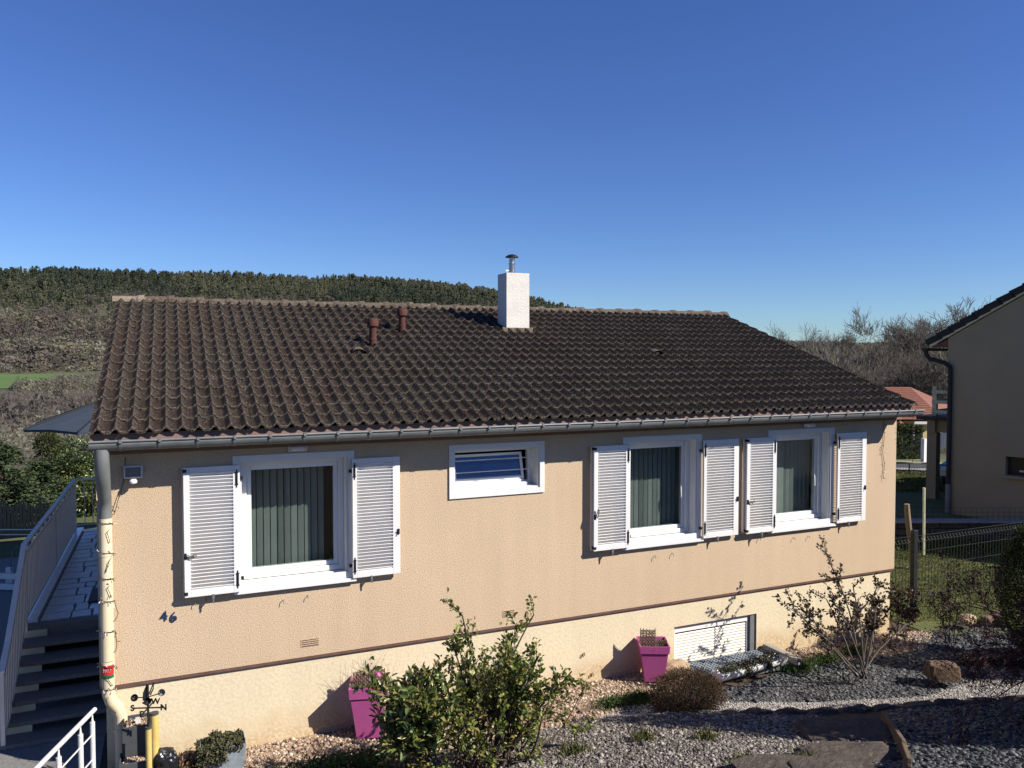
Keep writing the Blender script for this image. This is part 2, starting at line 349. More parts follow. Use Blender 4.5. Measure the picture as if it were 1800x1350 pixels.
# ------------------------------------------------------------------ terrain
_ru = np.array([-400, 0, 200, 400, 650, 800, 900, 1020, 1150, 1390, 1650, 2000])
_rv = np.array([478, 489, 492, 497, 503, 514, 530, 558, 580, 606, 613, 616])
_raz = np.degrees(np.arctan((_ru-900)/1375)) + 23.58
_rel = (627-_rv)/1375*np.cos(np.radians(_raz-23.58))
def H(x, y):
    x = np.asarray(x, float); y = np.asarray(y, float)
    r = np.hypot(x, y); az = np.degrees(np.arctan2(x, y)); f = x*FH[0]+y*FH[1]
    ye = 7.2 - .28*np.maximum(0, x-4.2)
    s = np.maximum(0, ye-y)
    g = (.12*sm(s/.12) + .25*np.minimum(s, 7.5))*sm((x+1.0)/.8)
    g = g + .33*sm((f-17.05)/.25)*sm((x-10.5)/1.0)*(y > 0)
    L = np.interp(r, [0, 20, 40, 60, 150, 380, 740], [0, 0, -2.5, -5, -9, -10, -10])
    R = np.interp(r, [0, 26, 35, 60, 150, 400, 740], [0, -.2, -.7, -3, -4.5, -8, -10])
    t = sm((az-36)/9)
    far = L*(1-t)+R*t
    el = np.interp(az, _raz, _rel)
    front = (y > 0)
    hill = np.where(r > 740, (el*1300+14)*np.clip((r-740)/560, 0, 1)**1.15, 0)*np.where(np.abs(az-20) < 75, 1, .3)
    return g + far + hill

def drape(name, poly, step, m, dz=.004, kind='structure', parent=None):
    P = np.array(poly, float); x0, y0 = P.min(0); x1, y1 = P.max(0)
    nx = max(2, int((x1-x0)/step)+1); ny = max(2, int((y1-y0)/step)+1)
    X, Y = np.meshgrid(np.linspace(x0, x1, nx), np.linspace(y0, y1, ny)); Z = H(X, Y)+dz
    V = np.stack([X, Y, Z], -1).reshape(-1, 3)
    i, j = np.meshgrid(np.arange(nx-1), np.arange(ny-1)); a = (j*nx+i).ravel()
    F = np.stack([a, a+1, a+1+nx, a+nx], -1); c = V[F].mean(1)
    F = F[inside(P, c[:, 0], c[:, 1])]
    used, inv = np.unique(F, return_inverse=True)
    return npmesh(name, V[used], inv.reshape(-1, 4), m, parent, kind=kind, smooth=True)
def inside(P, x, y):
    r = np.zeros(len(x), bool); n = len(P)
    for i in range(n):
        x1, y1 = P[i]; x2, y2 = P[(i+1) % n]
        c = ((y1 > y) != (y2 > y)); r ^= c & (x < (x2-x1)*(y-y1)/((y2-y1) if y2 != y1 else 1e-9)+x1)
    return r

def axis(stops):
    out = []
    for (a, b, st) in stops: out += list(np.arange(a, b, st))
    return np.array(out+[stops[-1][1]])
gx = axis([(-1500, -300, 100), (-300, -40, 20), (-40, -6, 2), (-6, 12, .12), (12, 24, .3), (24, 60, 2), (60, 300, 15), (300, 2400, 100)])
gy = axis([(-900, -100, 100), (-100, -10, 10), (-10, 2, .5), (2, 10, .12), (10, 24, .3), (24, 60, 2), (60, 300, 15), (300, 2400, 60)])
X, Y = np.meshgrid(gx, gy); nx = len(gx); V = np.stack([X, Y, H(X, Y)-.0], -1).reshape(-1, 3)
i, j = np.meshgrid(np.arange(nx-1), np.arange(len(gy)-1)); a = (j*nx+i).ravel()
g = npmesh('ground', V, np.stack([a, a+1, a+1+nx, a+nx], -1), M['soil'], kind='structure', smooth=True)
g.data.materials.append(M['forestfloor'])
cc = V[np.stack([a, a+1, a+1+nx, a+nx], -1)].mean(1)
g.data.polygons.foreach_set('material_index', ((np.hypot(cc[:, 0], cc[:, 1]) > 45)).astype(np.int32))
S.update_tag()

def pol(u, r):  # point at horizontal range r in the direction of column u
    az = math.atan((u-900)/1375)+_a; return (r*math.sin(az), r*math.cos(az))
drape('meadow', [pol(-500, 400), pol(60, 405), pol(130, 470), pol(240, 620), pol(300, 745), pol(-500, 745)], 12, M['field'], .3)
drape('yard_paving', [(-9, 5.5), (-.68, 5.5), (-.68, 18), (-9, 18)], .5, M['concrete'], .008)
drape('lawn', [(10.35, 7.9), (9.9, 9), (9.9, 22), (24, 26), (40, 30), (40, 10), (22, 3), (14, 5.6), (12.2, 7.3)], .25, M['grass'], .012)
drape('rear_lawn', [(-9, 18), (9.5, 18), (9.5, 40), (-40, 40), (-40, 18)], 1.0, M['grass'], .012)
P1 = [floorXY(1500, 28.3), floorXY(1500, 31.2), floorXY(1760, 31.2), floorXY(1760, 28.3)]
drape('road', P1, .4, M['road'], .05)
drape('pavement', [floorXY(1500, 31.2), floorXY(1500, 32.6), floorXY(1760, 32.6), floorXY(1760, 31.2)], .4, M['pave'], .12)
drape('kerb_strip', [floorXY(1500, 27.6), floorXY(1500, 28.3), floorXY(1760, 28.3), floorXY(1760, 27.6)], .3, M['pave'], .12)

# ------------------------------------------------------------------ the house
house = thing('house', 'single-storey beige roughcast house with brown tiled roof and white shutters', 'house', (4.5, 12.2, 0))
XL, XR, YF, YB = -.652, 9.71, 8.2, 16.4
ZB = .859
OPEN = [(.62, 1.69, 1.66, 2.93), (2.875, 3.925, 2.45, 2.93), (5.12, 6.16, 1.66, 2.93), (7.38, 8.42, 1.66, 2.93)]
w = MB()
xs = sorted({XL, XR, *[q for o in OPEN for q in o[:2]]})
for x0, x1 in zip(xs[:-1], xs[1:]):
    o = [q for q in OPEN if q[0] <= x0+1e-6 and q[1] >= x1-1e-6]
    if o: w.box(x0, x1, YF, YF+.3, ZB, o[0][2]); w.box(x0, x1, YF, YF+.3, o[0][3], 3.22)
    else: w.box(x0, x1, YF, YF+.3, ZB, 3.22)
w.box(XL, XL+.3, YF+.3, YB, ZB, 3.22); w.box(XR-.3, XR, YF+.3, YB, ZB, 3.22); w.box(XL+.3, XR-.3, YB-.3, YB, ZB, 3.22)
for x in (XL, XR-.3):  # gable triangles
    w.prism([(x, YF+.3, 3.222), (x, YB, 3.222), (x, 12.17, 4.60)], (0, 0, 0), (.3, 0, 0))
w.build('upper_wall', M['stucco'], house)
b = MB(); BW = (5.86, 7.19, -.3, .512)
x0, x1 = XL+.05, XR-.04; yf = YF+.035
b.box(x0, BW[0], yf, yf+.3, -.4, ZB-.03); b.box(BW[1], x1, yf, yf+.3, -.4, ZB-.03); b.box(BW[0], BW[1], yf, yf+.3, BW[3], ZB-.03); b.box(BW[0], BW[1], yf, yf+.3, -.4, BW[2])
b.box(x0, x0+.3, yf+.3, YB-.05, -.4, ZB-.03); b.box(x1-.3, x1, yf+.3, YB-.05, -.4, ZB-.03); b.box(x0+.3, x1-.3, YB-.3, YB-.05, -.4, ZB-.03)
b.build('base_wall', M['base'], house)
MB().box(XL+.01, XR-.01, YF+.004, YF+.3, ZB-.03, ZB-.002).build('floor_band', M['band'], house)
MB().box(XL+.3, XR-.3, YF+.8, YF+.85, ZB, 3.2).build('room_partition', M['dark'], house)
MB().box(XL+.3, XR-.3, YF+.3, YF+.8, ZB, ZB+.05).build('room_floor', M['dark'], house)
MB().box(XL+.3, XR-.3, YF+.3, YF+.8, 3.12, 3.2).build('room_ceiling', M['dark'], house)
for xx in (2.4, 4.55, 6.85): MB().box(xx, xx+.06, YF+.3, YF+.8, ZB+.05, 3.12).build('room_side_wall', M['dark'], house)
MB().box(XL, XR, 7.925, 7.95, 3.14, 3.275).build('fascia_board', M['wood'], house)
sf = MB()
for k in range(3): sf.box(XL, XR, 7.96+k*.08, 8.035+k*.08, 3.205, 3.22)
sf.build('soffit', M['soffit'], house)
MB().box(XL-.01, XR+.01, 8.12, 8.199, 3.06, 3.2).build('wall_plate', M['soffit'], house)

# roof: double-roll tiles
TH = math.atan(.3465); TW = .2811; DY = .252; ROWS, COLS = 17, 37
def roofz(y): return EYE-.72+.3465*(y-7.9)
def tile_arrays(seg=8, w=.284):
    xs = np.linspace(0, 1, 2*seg+1)
    prof = .047*(.5+.5*np.cos(2*np.pi*(xs*2-.5)))**2.6
    X = xs*.2811; L = .31
    V = []; n = len(xs)
    for (t, dz, a) in ((0, .0, 1.), (.035, .0, .6), (.10, -.001, .06), (1., -.026, 0)):
        for i in range(n): V.append((X[i], t*L, prof[i]+dz+.034, a+.32*(prof[i]/.047)**2))  # last value: lichen at the lip plus painted highlight on the crests
    for i in range(n): V.append((X[i], .004, prof[i]+.034-.024, .9))
    V = np.array(V); F = []
    for r in range(3):
        for i in range(n-1): F.append((r*n+i, r*n+i+1, (r+1)*n+i+1, (r+1)*n+i))
    for i in range(n-1): F.append((4*n+i, 4*n+i+1, i+1, i))
    F = np.array(F)
    # slope: local y runs up the roof
    y = V[:, 1]*math.cos(TH)-V[:, 2]*math.sin(TH); z = V[:, 1]*math.sin(TH)+V[:, 2]*math.cos(TH)
    return np.stack([V[:, 0], y, z], -1), F, V[:, 3]
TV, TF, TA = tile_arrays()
tile_me = None; restV = []; restF = []; restA = []; nb = 0
roof_o = house
rr = np.random.default_rng(3)
vent_spots = {(10, 8): 1, (26, 8): 1}
for row in range(ROWS):
    for c in range(COLS):
        p = np.array([-.68+c*TW, 7.87+row*DY, roofz(7.87+row*DY)+.02]) + np.array([rr.normal(0, .0012), rr.normal(0, .004), rr.normal(0, .0012)])
        tz = rr.normal(0, .003)
        if row < 8:
            if tile_me is None:
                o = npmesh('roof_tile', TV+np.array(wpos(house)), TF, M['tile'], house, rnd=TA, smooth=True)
                tile_me = o.data
                try: tile_me.set_sharp_from_angle(angle=rad(50))
                except Exception: pass
            else:
                o = bpy.data.objects.new('roof_tile', tile_me); COL.objects.link(o); o.parent = house
            o.location = Vector(p)-wpos(house); o.rotation_euler = (0, 0, tz)
        else:
            R = np.array([[math.cos(tz), -math.sin(tz), 0], [math.sin(tz), math.cos(tz), 0], [0, 0, 1]])
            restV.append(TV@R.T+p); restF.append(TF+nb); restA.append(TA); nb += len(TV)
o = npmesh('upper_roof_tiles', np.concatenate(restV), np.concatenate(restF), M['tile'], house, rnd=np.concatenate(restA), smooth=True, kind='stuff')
try: o.data.set_sharp_from_angle(angle=rad(50))
except Exception: pass
# underlay board and rear slope
u = MB(); u.add([(-.66, 7.96, roofz(7.96)-.02), (9.7, 7.96, roofz(7.96)-.02), (9.7, 12.17, roofz(12.17)-.02), (-.66, 12.17, roofz(12.17)-.02)], [(0, 1, 2, 3)])
u.add([(-.66, 16.6, roofz(7.9)), (9.7, 16.6, roofz(7.9)), (9.7, 12.17, roofz(12.17)-.01), (-.66, 12.17, roofz(12.17)-.01)], [(3, 2, 1, 0)])
u.build('roof_deck', M['tile'], house)
for x in (-.672, 9.70):
    v = MB(); v.prism([(x, 7.92, roofz(7.92)-.10), (x, 7.92, roofz(7.92)+.01), (x, 12.17, roofz(12.17)+.01), (x, 12.17, roofz(12.17)-.10)], (0, 0, 0), (.022, 0, 0))
    v.build('verge_board', M['wood'], house)
# verge mortar
# ridge tiles
NR = 27; RL = 10.46/NR
for k in range(NR):
    x0 = -.72+k*RL; m = MB(); n = 9; vv = []
    jz = random.uniform(-.010, .010); j2 = random.uniform(-.008, .008)
    for (xx, s) in ((x0, 1.0), (x0+RL*.75, 1.06), (x0+RL*.84, 1.22), (x0+RL*1.03, 1.28)):
        for q in range(n):
            t = math.pi*(q/(n-1)); vv.append((xx, 12.16-.115*s*math.cos(t)+j2, roofz(12.16)+.005+jz+.085*s*math.sin(t)**.75))
    f = [(r*n+q, r*n+q+1, (r+1)*n+q+1, (r+1)*n+q) for r in range(3) for q in range(n-1)] + [tuple(3*n+q for q in range(n)), tuple(q for q in range(n))[::-1]]
    m.add(vv, f).build('ridge_tile', M['ridge'] if k else M['paleridge'], house)
# chimney
chz = onY(891, 479, 10.98)[2]
ch = MB().box(4.70, 5.085, 10.98, 11.33, 4.05, chz).build('chimney', M['chim'], house, bevel=.006)
mo = MB().add([(4.62, 10.90, roofz(10.90)+.05), (5.16, 10.90, roofz(10.90)+.05), (5.15, 10.985, roofz(10.985)+.10), (4.64, 10.985, roofz(10.985)+.10),
               (4.62, 10.90, roofz(10.9)-.02), (5.16, 10.90, roofz(10.9)-.02), (5.15, 10.985, roofz(10.985)-.02), (4.64, 10.985, roofz(10.985)-.02)],
              [(0, 1, 2, 3), (4, 5, 1, 0), (5, 6, 2, 1), (7, 4, 0, 3), (6, 7, 3, 2)]).build('mortar_fillet', M['ridge'], ch)
fx, fy = 4.865, 11.15
MB().lathe((fx, fy, chz), [(.06, 0), (.06, .04), (.045, .045), (.045, .15), (.055, .15), (.055, .165), (.042, .17), (.042, .25)]).build('flue_pipe', M['steel'], ch, smooth=True)
MB().lathe((fx, fy, chz+.255), [(.105, 0), (.10, .012), (.065, .035), (.02, .048), (.001, .05)]).build('flue_cap', M['anthra'], ch, smooth=True)
c2 = MB()
for t in range(4): c2.box(fx+.04*math.cos(t*1.57+.4)-.004, fx+.04*math.cos(t*1.57+.4)+.004, fy+.04*math.sin(t*1.57+.4)-.004, fy+.04*math.sin(t*1.57+.4)+.004, chz+.2, chz+.262)
c2.build('cap_strut', M['steel'], ch)
MB().box(fx-.11, fx-.04, fy-.01, fy+.01, chz+.035, chz+.06).build('bracket', M['railwhite'], ch)
for (x, y, h) in ((2.47, 10.28, .31), (3.04, 10.89, .28)):
    z = roofz(y); vp = MB().lathe((x, y, z), [(.052, -.05), (.05, .11), (.053, .112), (.053, .13), (.048, .135), (.047, h)]).build('vent_pipe', M['terra'], house, smooth=True)
    MB().lathe((x, y, z+h-.01), [(.05, -.005), (.075, .0), (.075, .085), (.065, .10), (.01, .108)]).build('vent_cap', M['terra'], vp, smooth=True)
for (x, y) in ((2.21, 9.92), (6.72, 9.90)):
    m = MB(); vv = []; n = 9
    for (dy, s) in ((0, 1), (.12, .85), (.24, .2)):
        for q in range(n):
            t = math.pi*q/(n-1); vv.append((x+.10*s*math.cos(t), y+dy, roofz(y+dy)+.045+.075*s*math.sin(t)))
    m.add(vv, [(r*n+q, r*n+q+1, (r+1)*n+q+1, (r+1)*n+q) for r in range(2) for q in range(n-1)])
    vt = m.build('vent_tile', M['ridge'], house, smooth=True)
    MB().add([(x+.085*math.cos(math.pi*q/8), y+.03, roofz(y)+.045+.06*math.sin(math.pi*q/8)) for q in range(9)], [tuple(range(9))]).build('vent_opening', M['dark'], vt)
# gutter
gz = EYE-.758; gyc = 7.845; gr = .075
g_ = MB(); n = 10; vv = []
for x in (XL-.02, XR+.03):
    for q in range(n+1):
        t = math.pi*q/n; vv.append((x, gyc-gr*math.cos(t), gz-.0-gr*1.15*math.sin(t)))
g_.add(vv, [(q, q+1, n+2+q, n+1+q) for q in range(n)] + [tuple(range(n+1)), tuple(range(n+1, 2*n+2))[::-1]])
gut = g_.build('gutter', M['zinc'], house, smooth=True)
sol = gut.modifiers.new('thickness', 'SOLIDIFY'); sol.thickness = .003; sol.offset = 0
MB().tube([(XL-.02, gyc-gr-.002, gz+.004), (XR+.03, gyc-gr-.002, gz+.004)], .011, 8).build('gutter_bead', M['zinc'], gut, smooth=True)
k = 0
for x in np.arange(-.42, 9.7, .322):
    m = MB(); vv = []
    for dx in (-.014, .014):
        for q in range(8):
            t = math.pi*.62*q/7-.05; vv.append((x+dx, gyc-(gr+.006)*math.cos(t), gz-(gr*1.15+.006)*math.sin(t)))
    m.add(vv, [(q, 8+q, 9+q, q+1) for q in range(7)]); m.box(x-.012, x+.012, gyc-gr-.018, gyc-gr-.002, gz-.012, gz+.018)
    m.build('gutter_bracket', M['zinc'], gut)
# downpipe: zinc swan neck, cream painted pipe
px, py = -.575, 8.13
dp = MB().tube([(-.575, gyc, gz-.07), (-.575, gyc, gz-.15), (-.574, gyc+.02, gz-.25), (-.574, gyc+.09, gz-.40), (-.575, py-.03, gz-.56), (px, py, gz-.66), (px, py, 2.44)],
               [.062, .062, .064, .062, .058, .055, .055], 14).build('swan_neck', M['zinc'], house, smooth=True)
pp = MB().tube([(px, py, 2.47), (px, py, 1.0), (px, py, .82), (px+.02, py+.01, .74), (px+.07, py+.03, .66), (px+.10, py+.035, .58), (px+.10, py+.035, -.2)], .056, 14).build('downpipe', M['cream'], house, smooth=True)
for z in (2.12, 1.1): MB().tube([(px, py, z), (px, py, z+.03)], .060, 14).build('pipe_collar', M['cream'], pp, smooth=True)
MB().tube([(px+.10, py+.035, .40), (px+.10, py+.035, .46)], .061, 14).build('pipe_collar', M['cream'], pp, smooth=True)
def arcband(z0, z1, r, m, name):
    b = MB(); vv = []
    for z in (z0, z1):
        for q in range(9): t = rad(-170+q*17.5); vv.append((px+r*math.cos(t), py+r*math.sin(t), z))
    b.add(vv, [(q, q+1, 10+q, 9+q) for q in range(8)]).build(name, m, pp)
arcband(1.10, 1.135, .0575, M['greyband'], 'sticker_top'); arcband(1.01, 1.10, .0575, M['redband'], 'sticker_middle'); arcband(.975, 1.01, .0575, M['greenband'], 'sticker_bottom')
for k in range(4):  # pale script strokes on the red band
    t0 = -130+k*20; MB().tube([(px+.0585*math.cos(rad(t0+d)), py+.0585*math.sin(rad(t0+d)), 1.035+h) for d, h in ((0, 0), (5, .035), (9, .01), (14, .03))], .0014, 4).build('sticker_stroke', M['railwhite'], pp)

# windows
def frame(mb, x0, x1, z0, z1, w, y0, y1):
    mb.box(x0, x0+w, y0, y1, z0, z1); mb.box(x1-w, x1, y0, y1, z0, z1); mb.box(x0+w, x1-w, y0, y1, z0, z0+w); mb.box(x0+w, x1-w, y0, y1, z1-w, z1)
def big_window(o, handle=False):
    x0, x1, z0, z1 = o
    # reveal lining + face trim
    f = MB(); frame(f, x0-.07, x1+.07, z0-.02, z1+.055, .068, YF-.018, YF-.002)
    win = f.build('window_surround', M['white'], house, bevel=.003)
    f = MB(); f.box(x0, x0+.014, YF-.002, YF+.15, z0, z1); f.box(x1-.014, x1, YF-.002, YF+.15, z0, z1); f.box(x0+.014, x1-.014, YF-.002, YF+.15, z1-.014, z1); f.build('reveal_lining', M['white'], win)
    f = MB(); frame(f, x0+.016, x1-.016, z0+.04, z1-.016, .055, YF+.13, YF+.20); f.build('outer_frame', M['pvc'], win, bevel=.004)
    f = MB(); frame(f, x0+.073, x1-.073, z0+.098, z1-.073, .045, YF+.155, YF+.215)
    sash = f.build('sash', M['pvc'], win, bevel=.005)
    f = MB(); f.box(x0+.075, x1-.075, YF+.165, YF+.168, z0+.10, z1-.08); f.build('pane', M['glass'], win)
    f = MB(); f.box(x0-.075, x1+.075, YF-.062, YF+.002, z0-.055, z0-.02); f.box(x0+.002, x1-.002, YF+.002, YF+.13, z0-.05, z0+.0); f.box(x0+.016, x1-.016, YF+.09, YF+.135, z0, z0+.035); f.build('window_sill', M['white'], win, bevel=.004)
    for k in range(2): MB().box(x0+.3+k*.35, x0+.33+k*.35, YF+.125, YF+.131, z0+.055, z0+.062).build('drain_cap', M['slat'], win)
    if handle:
        MB().tube([(x1-.135, YF+.155, z0+.5), (x1-.145, YF+.12, z0+.5), (x1-.15, YF+.12, z0+.62), (x1-.14, YF+.14, z0+.66)], .008, 6).build('handle', M['pvc'], win, smooth=True)
    return win
for k in (0, 2, 3): big_window(OPEN[k], k > 0)
# small tilted window
x0, x1, z0, z1 = OPEN[1]
f = MB(); frame(f, x0-.062, x1+.062, z0-.062, z1+.06, .062, YF-.02, YF-.002); sw = f.build('window_surround', M['white'], house, bevel=.003)
f = MB(); f.box(x0, x0+.012, YF, YF+.2, z0, z1); f.box(x1-.012, x1, YF, YF+.2, z0, z1); f.box(x0+.012, x1-.012, YF, YF+.2, z1-.012, z1); f.box(x0+.012, x1-.012, YF, YF+.2, z0, z0+.018); f.build('reveal_lining', M['white'], sw)
f = MB(); f.box(x0+.03, x1-.10, YF+.10, YF+.14, z0+.018, z0+.055); f.box(x0+.02, x1-.13, YF+.15, YF+.19, z0+.04, z0+.085); f.box(x0+.02, x1-.15, YF+.19, YF+.22, z0+.085, z0+.13); f.build('stepped_sill', M['pvc'], sw, bevel=.004)
f = MB(); frame(f, x0+.012, x1-.012, z0+.018, z1-.012, .045, YF+.2, YF+.26); f.build('outer_frame', M['pvc'], sw)
# sash leaning inward at the top
sa = MB(); az = np.array([0, .26, .97]); az /= np.linalg.norm(az); ay = np.array([0, .97, -.26]); ax = np.array([1., 0, 0])
cx = (x0+x1)/2-.03; cz = z0+.24; cy = YF+.215; hw = (x1-x0)/2-.09; hh = .155
for (dx, dz, a, b_) in ((0, hh-.014, hw, .014), (0, -hh+.012, hw, .016), (-hw+.014, 0, .014, hh-.03), (hw-.014, 0, .014, hh-.03)):
    sa.obox(np.array([cx+dx, cy, cz])+az*dz, ax, ay, az, a, .012, b_)
ss = sa.build('tilted_sash', M['pvc'], sw)
f = MB(); f.obox(np.array([cx, cy+.02, cz]), ax, ay, az, hw-.03, .002, hh-.028); f.build('blue_curtain', M['blue'], ss)
f = MB(); f.obox(np.array([cx, cy, cz]), ax, ay, az, hw-.028, .0015, hh-.026); f.build('pane', M['glass'], ss)
for z in (z0+.21, z0+.345): MB().tube([(x0+.012, YF+.08, z), (x1-.012, YF+.08, z)], .006, 6).build('security_bar', M['white'], sw, smooth=True)
# basement roller shutter
bx0, bx1, _, bz1 = BW
f = MB(); f.box(bx0+.005, bx1-.09, yf+.05, yf+.09, bz1-.10, bz1-.012); f.box(bx0+.005, bx0+.05, yf+.052, yf+.09, -.28, bz1-.10); f.box(bx1-.125, bx1-.09, yf+.052, yf+.09, -.28, bz1-.10)
rs = f.build('roller_shutter_frame', M['pvc'], house, bevel=.003)
f = MB(); f.box(bx1-.088, bx1-.006, yf+.02, yf+.25, -.28, bz1-.004); f.build('reveal_side', M['zinc'], rs)
MB().box(bx0, bx1, yf+.12, yf+.2, -.3, bz1).build('window_back', M['dark'], rs)
sl = None
for k in range(17):
    z = bz1-.125-k*.037; m = MB(); vv = []
    for x in (bx0+.05, bx1-.125):
        for (dy, dz) in ((.0, 0), (-.008, -.009), (-.009, -.018), (-.006, -.030), (.001, -.0368)): vv.append((x, yf+.072+dy, z+dz))
    m.add(vv, [(q, 5+q, 6+q, q+1) for q in range(4)]).build('shutter_slat', M['rollslat'], rs, smooth=True)

# louvred shutters
def shutter(x0, x1, off, hinge_right, latch=None, double=False):
    z0, z1 = 1.645, 2.905; y0 = YF-off; t = .028
    f = MB(); w1 = .055 if hinge_right else .045; w2 = .045 if hinge_right else .06
    f.box(x0, x0+w1, y0, y0+t, z0, z1); f.box(x1-w2-.02, x1, y0, y0+t, z0, z1); f.box(x0+w1, x1-w2-.02, y0, y0+t, z0, z0+.065); f.box(x0+w1, x1-w2-.02, y0, y0+t, z1-.055, z1)
    sh = f.build('shutter', M['white'], house, bevel=.003)
    n = 33; a, b_ = x0+w1+.001, x1-w2-.021; zz = np.linspace(z0+.07, z1-.075, n)
    me = None
    for z in zz:
        if me is None:
            m = MB(); m.obox(((a+b_)/2, y0+.013, z), (1, 0, 0), (0, .62, -.785), (0, .785, .62), (b_-a)/2, .0225, .0025)
            s0 = m.build('slat', M['slat'], sh); me = s0.data; zb = z
        else:
            s = bpy.data.objects.new('slat', me); COL.objects.link(s); s.parent = sh; s.location = (0, 0, z-zb)
    if double:
        f = MB(); y1 = y0+.045; frame(f, x0-.012, x1-.03, z0+.004, z1-.004, .05, y1, y1+t)
        f.build('rear_leaf', M['white'], sh)
        for z in (z0+.035, z1-.035):
            f = MB(); f.box(x0-.006, x0+.030, y0-.007, y0+.05, z-.012, z+.018); f.build('corner_hinge', M['black'], sh)
    for z in (z0+.13, z1-.13):
        x = (x1-.03) if hinge_right else x0+.022
        f = MB(); f.box(x-.010, x+.010, y0-.007, y0-.001, z-.055, z+.055)
        for s in (-1, 1):
            f.box(x-.014, x+.014, y0-.007, y0-.0012, z+s*.058-.006, z+s*.058+.006); f.box(x-.005, x+.005, y0-.006, y0-.0014, z+s*.076-.012, z+s*.076+.012)
        f.tube([(x, y0-.008, z-.04), (x, y0-.008, z+.04)], .006, 6)
        f.build('hinge', M['black'], sh)
        xs_ = x1+.002 if hinge_right else x0-.03
        MB().box(xs_, xs_+.028, y0+t, y0+t+.03, z-.02, z+.012).build('hinge_pin', M['black'], sh)
    if latch:
        x, z, kind = latch
        f = MB()
        f.box(x-.012, x+.012, y0-.010, y0-.0005, z-.028, z+.028)
        if kind == 'ring':
            f.tube([(x, y0-.02, z), (x+.03, y0-.022, z-.006), (x+.06, y0-.024, z-.016), (x+.09, y0-.022, z-.006), (x+.10, y0-.022, z+.008), (x+.085, y0-.022, z+.012), (x+.055, y0-.022, z-.002), (x+.02, y0-.022, z+.012), (x, y0-.02, z)], .005, 5)
        elif kind == 'up':
            f.tube([(x, y0-.02, z-.03), (x+.006, y0-.03, z+.02), (x+.022, y0-.03, z+.06), (x+.03, y0-.03, z+.10), (x+.042, y0-.03, z+.08), (x+.035, y0-.03, z+.03), (x+.015, y0-.03, z-.01)], .006, 5)
        else:
            f.box(x-.02, x+.006, y0-.018, y0-.010, z-.005, z+.006); f.tube([(x, y0-.016, z+.0), (x-.006, y0-.02, z-.035)], .005, 5)
        f.build('latch', M['black'], sh)
    # stay hook below
    xm = (x0+x1)/2 + (.0 if double else -.06)
    f = MB(); f.box(xm-.006, xm+.006, y0-.012, YF, z0-.028, z0-.018); f.obox((xm, y0-.01, z0-.01), (1, 0, 0), (0, 1, 0), (0, 0, 1), .011, .006, .02); f.obox((xm, y0-.012, z0-.048), (1, 0, 0), (0, 1, 0), (0, 0, 1), .006, .005, .018)
    f.build('stay_hook', M['zinc'], sh)
    return sh
shutter(.095, .610, .105, True, (.105, 2.05, 'ring'), True)
shutter(1.725, 2.235, .082, False, (2.215, 2.10, 'small'))
shutter(4.60, 5.105, .105, True, (4.61, 2.06, 'up'), True)
shutter(6.215, 6.77, .082, False, (6.75, 2.12, 'small'))
shutter(6.885, 7.38, .105, True, (6.90, 2.07, 'ring'), True)
shutter(8.49, 9.03, .082, False, (9.01, 2.12, 'small'))
# small wall hooks and vents
for (u_, v_) in ((362, 1049), (344, 1058), (498, 1054), (541, 1046), (1057, 968), (1181, 972), (1150, 977), (1334, 945), (1394, 945), (1420, 942)):
    p = onY(u_, v_, 8.2); MB().tube([(p[0], 8.2, p[2]), (p[0]-.005, 8.165, p[2]-.004), (p[0]-.004, 8.16, p[2]-.03)], .004, 5).build('wall_hook', M['zinc'], house)
for (u_, v_, w_) in ((545, 1129, .19), (894, 1078, .16)):
    p = onY(u_, v_, 8.2); vg = MB().box(p[0]-w_/2, p[0]+w_/2, 8.196, 8.199, p[2]-.04, p[2]+.04).build('wall_vent', M['stucco'], house)
    for k in range(4): MB().box(p[0]-w_/2+.01, p[0]+w_/2-.01, 8.192, 8.195, p[2]-.034+k*.02, p[2]-.028+k*.02).build('vent_slot', M['band'], vg)
# little marks where plants have been tied to the base wall
for (u_, v_) in ((1021, 1152), (1036, 1187)):
    p = onY(u_, v_, 8.23); MB().tube([(p[0], 8.225, p[2]-.03), (p[0]+.01, 8.215, p[2]+.01), (p[0]+.04, 8.22, p[2]+.03), (p[0]+.05, 8.22, p[2]-.01)], .006, 5).build('wall_tie', M['band'], house)

def digits(ch, x, z, h, name, label):
    cu = bpy.data.curves.new(name, 'FONT'); cu.body = ch; cu.size = h*1.38; cu.extrude = .005
    t = bpy.data.objects.new('tmp', cu); COL.objects.link(t); bpy.context.view_layer.update()
    dg = bpy.context.evaluated_depsgraph_get(); me = bpy.data.meshes.new_from_object(t.evaluated_get(dg)); bpy.data.objects.remove(t)
    me.materials.clear(); me.materials.append(M['bluepaint'])
    o = bpy.data.objects.new(name, me); COL.objects.link(o); o.location = (x, 8.185, z); o.rotation_euler = (rad(90), rad(-4), 0)
    tag(o, label, 'house number', 'house number digits')
digits('4', -.118, 1.425, .095, 'house_digit', 'dark blue metal digit four, left of the two on the beige wall')
digits('6', -.035, 1.405, .095, 'house_digit', 'dark blue metal digit six, right of the two on the beige wall')

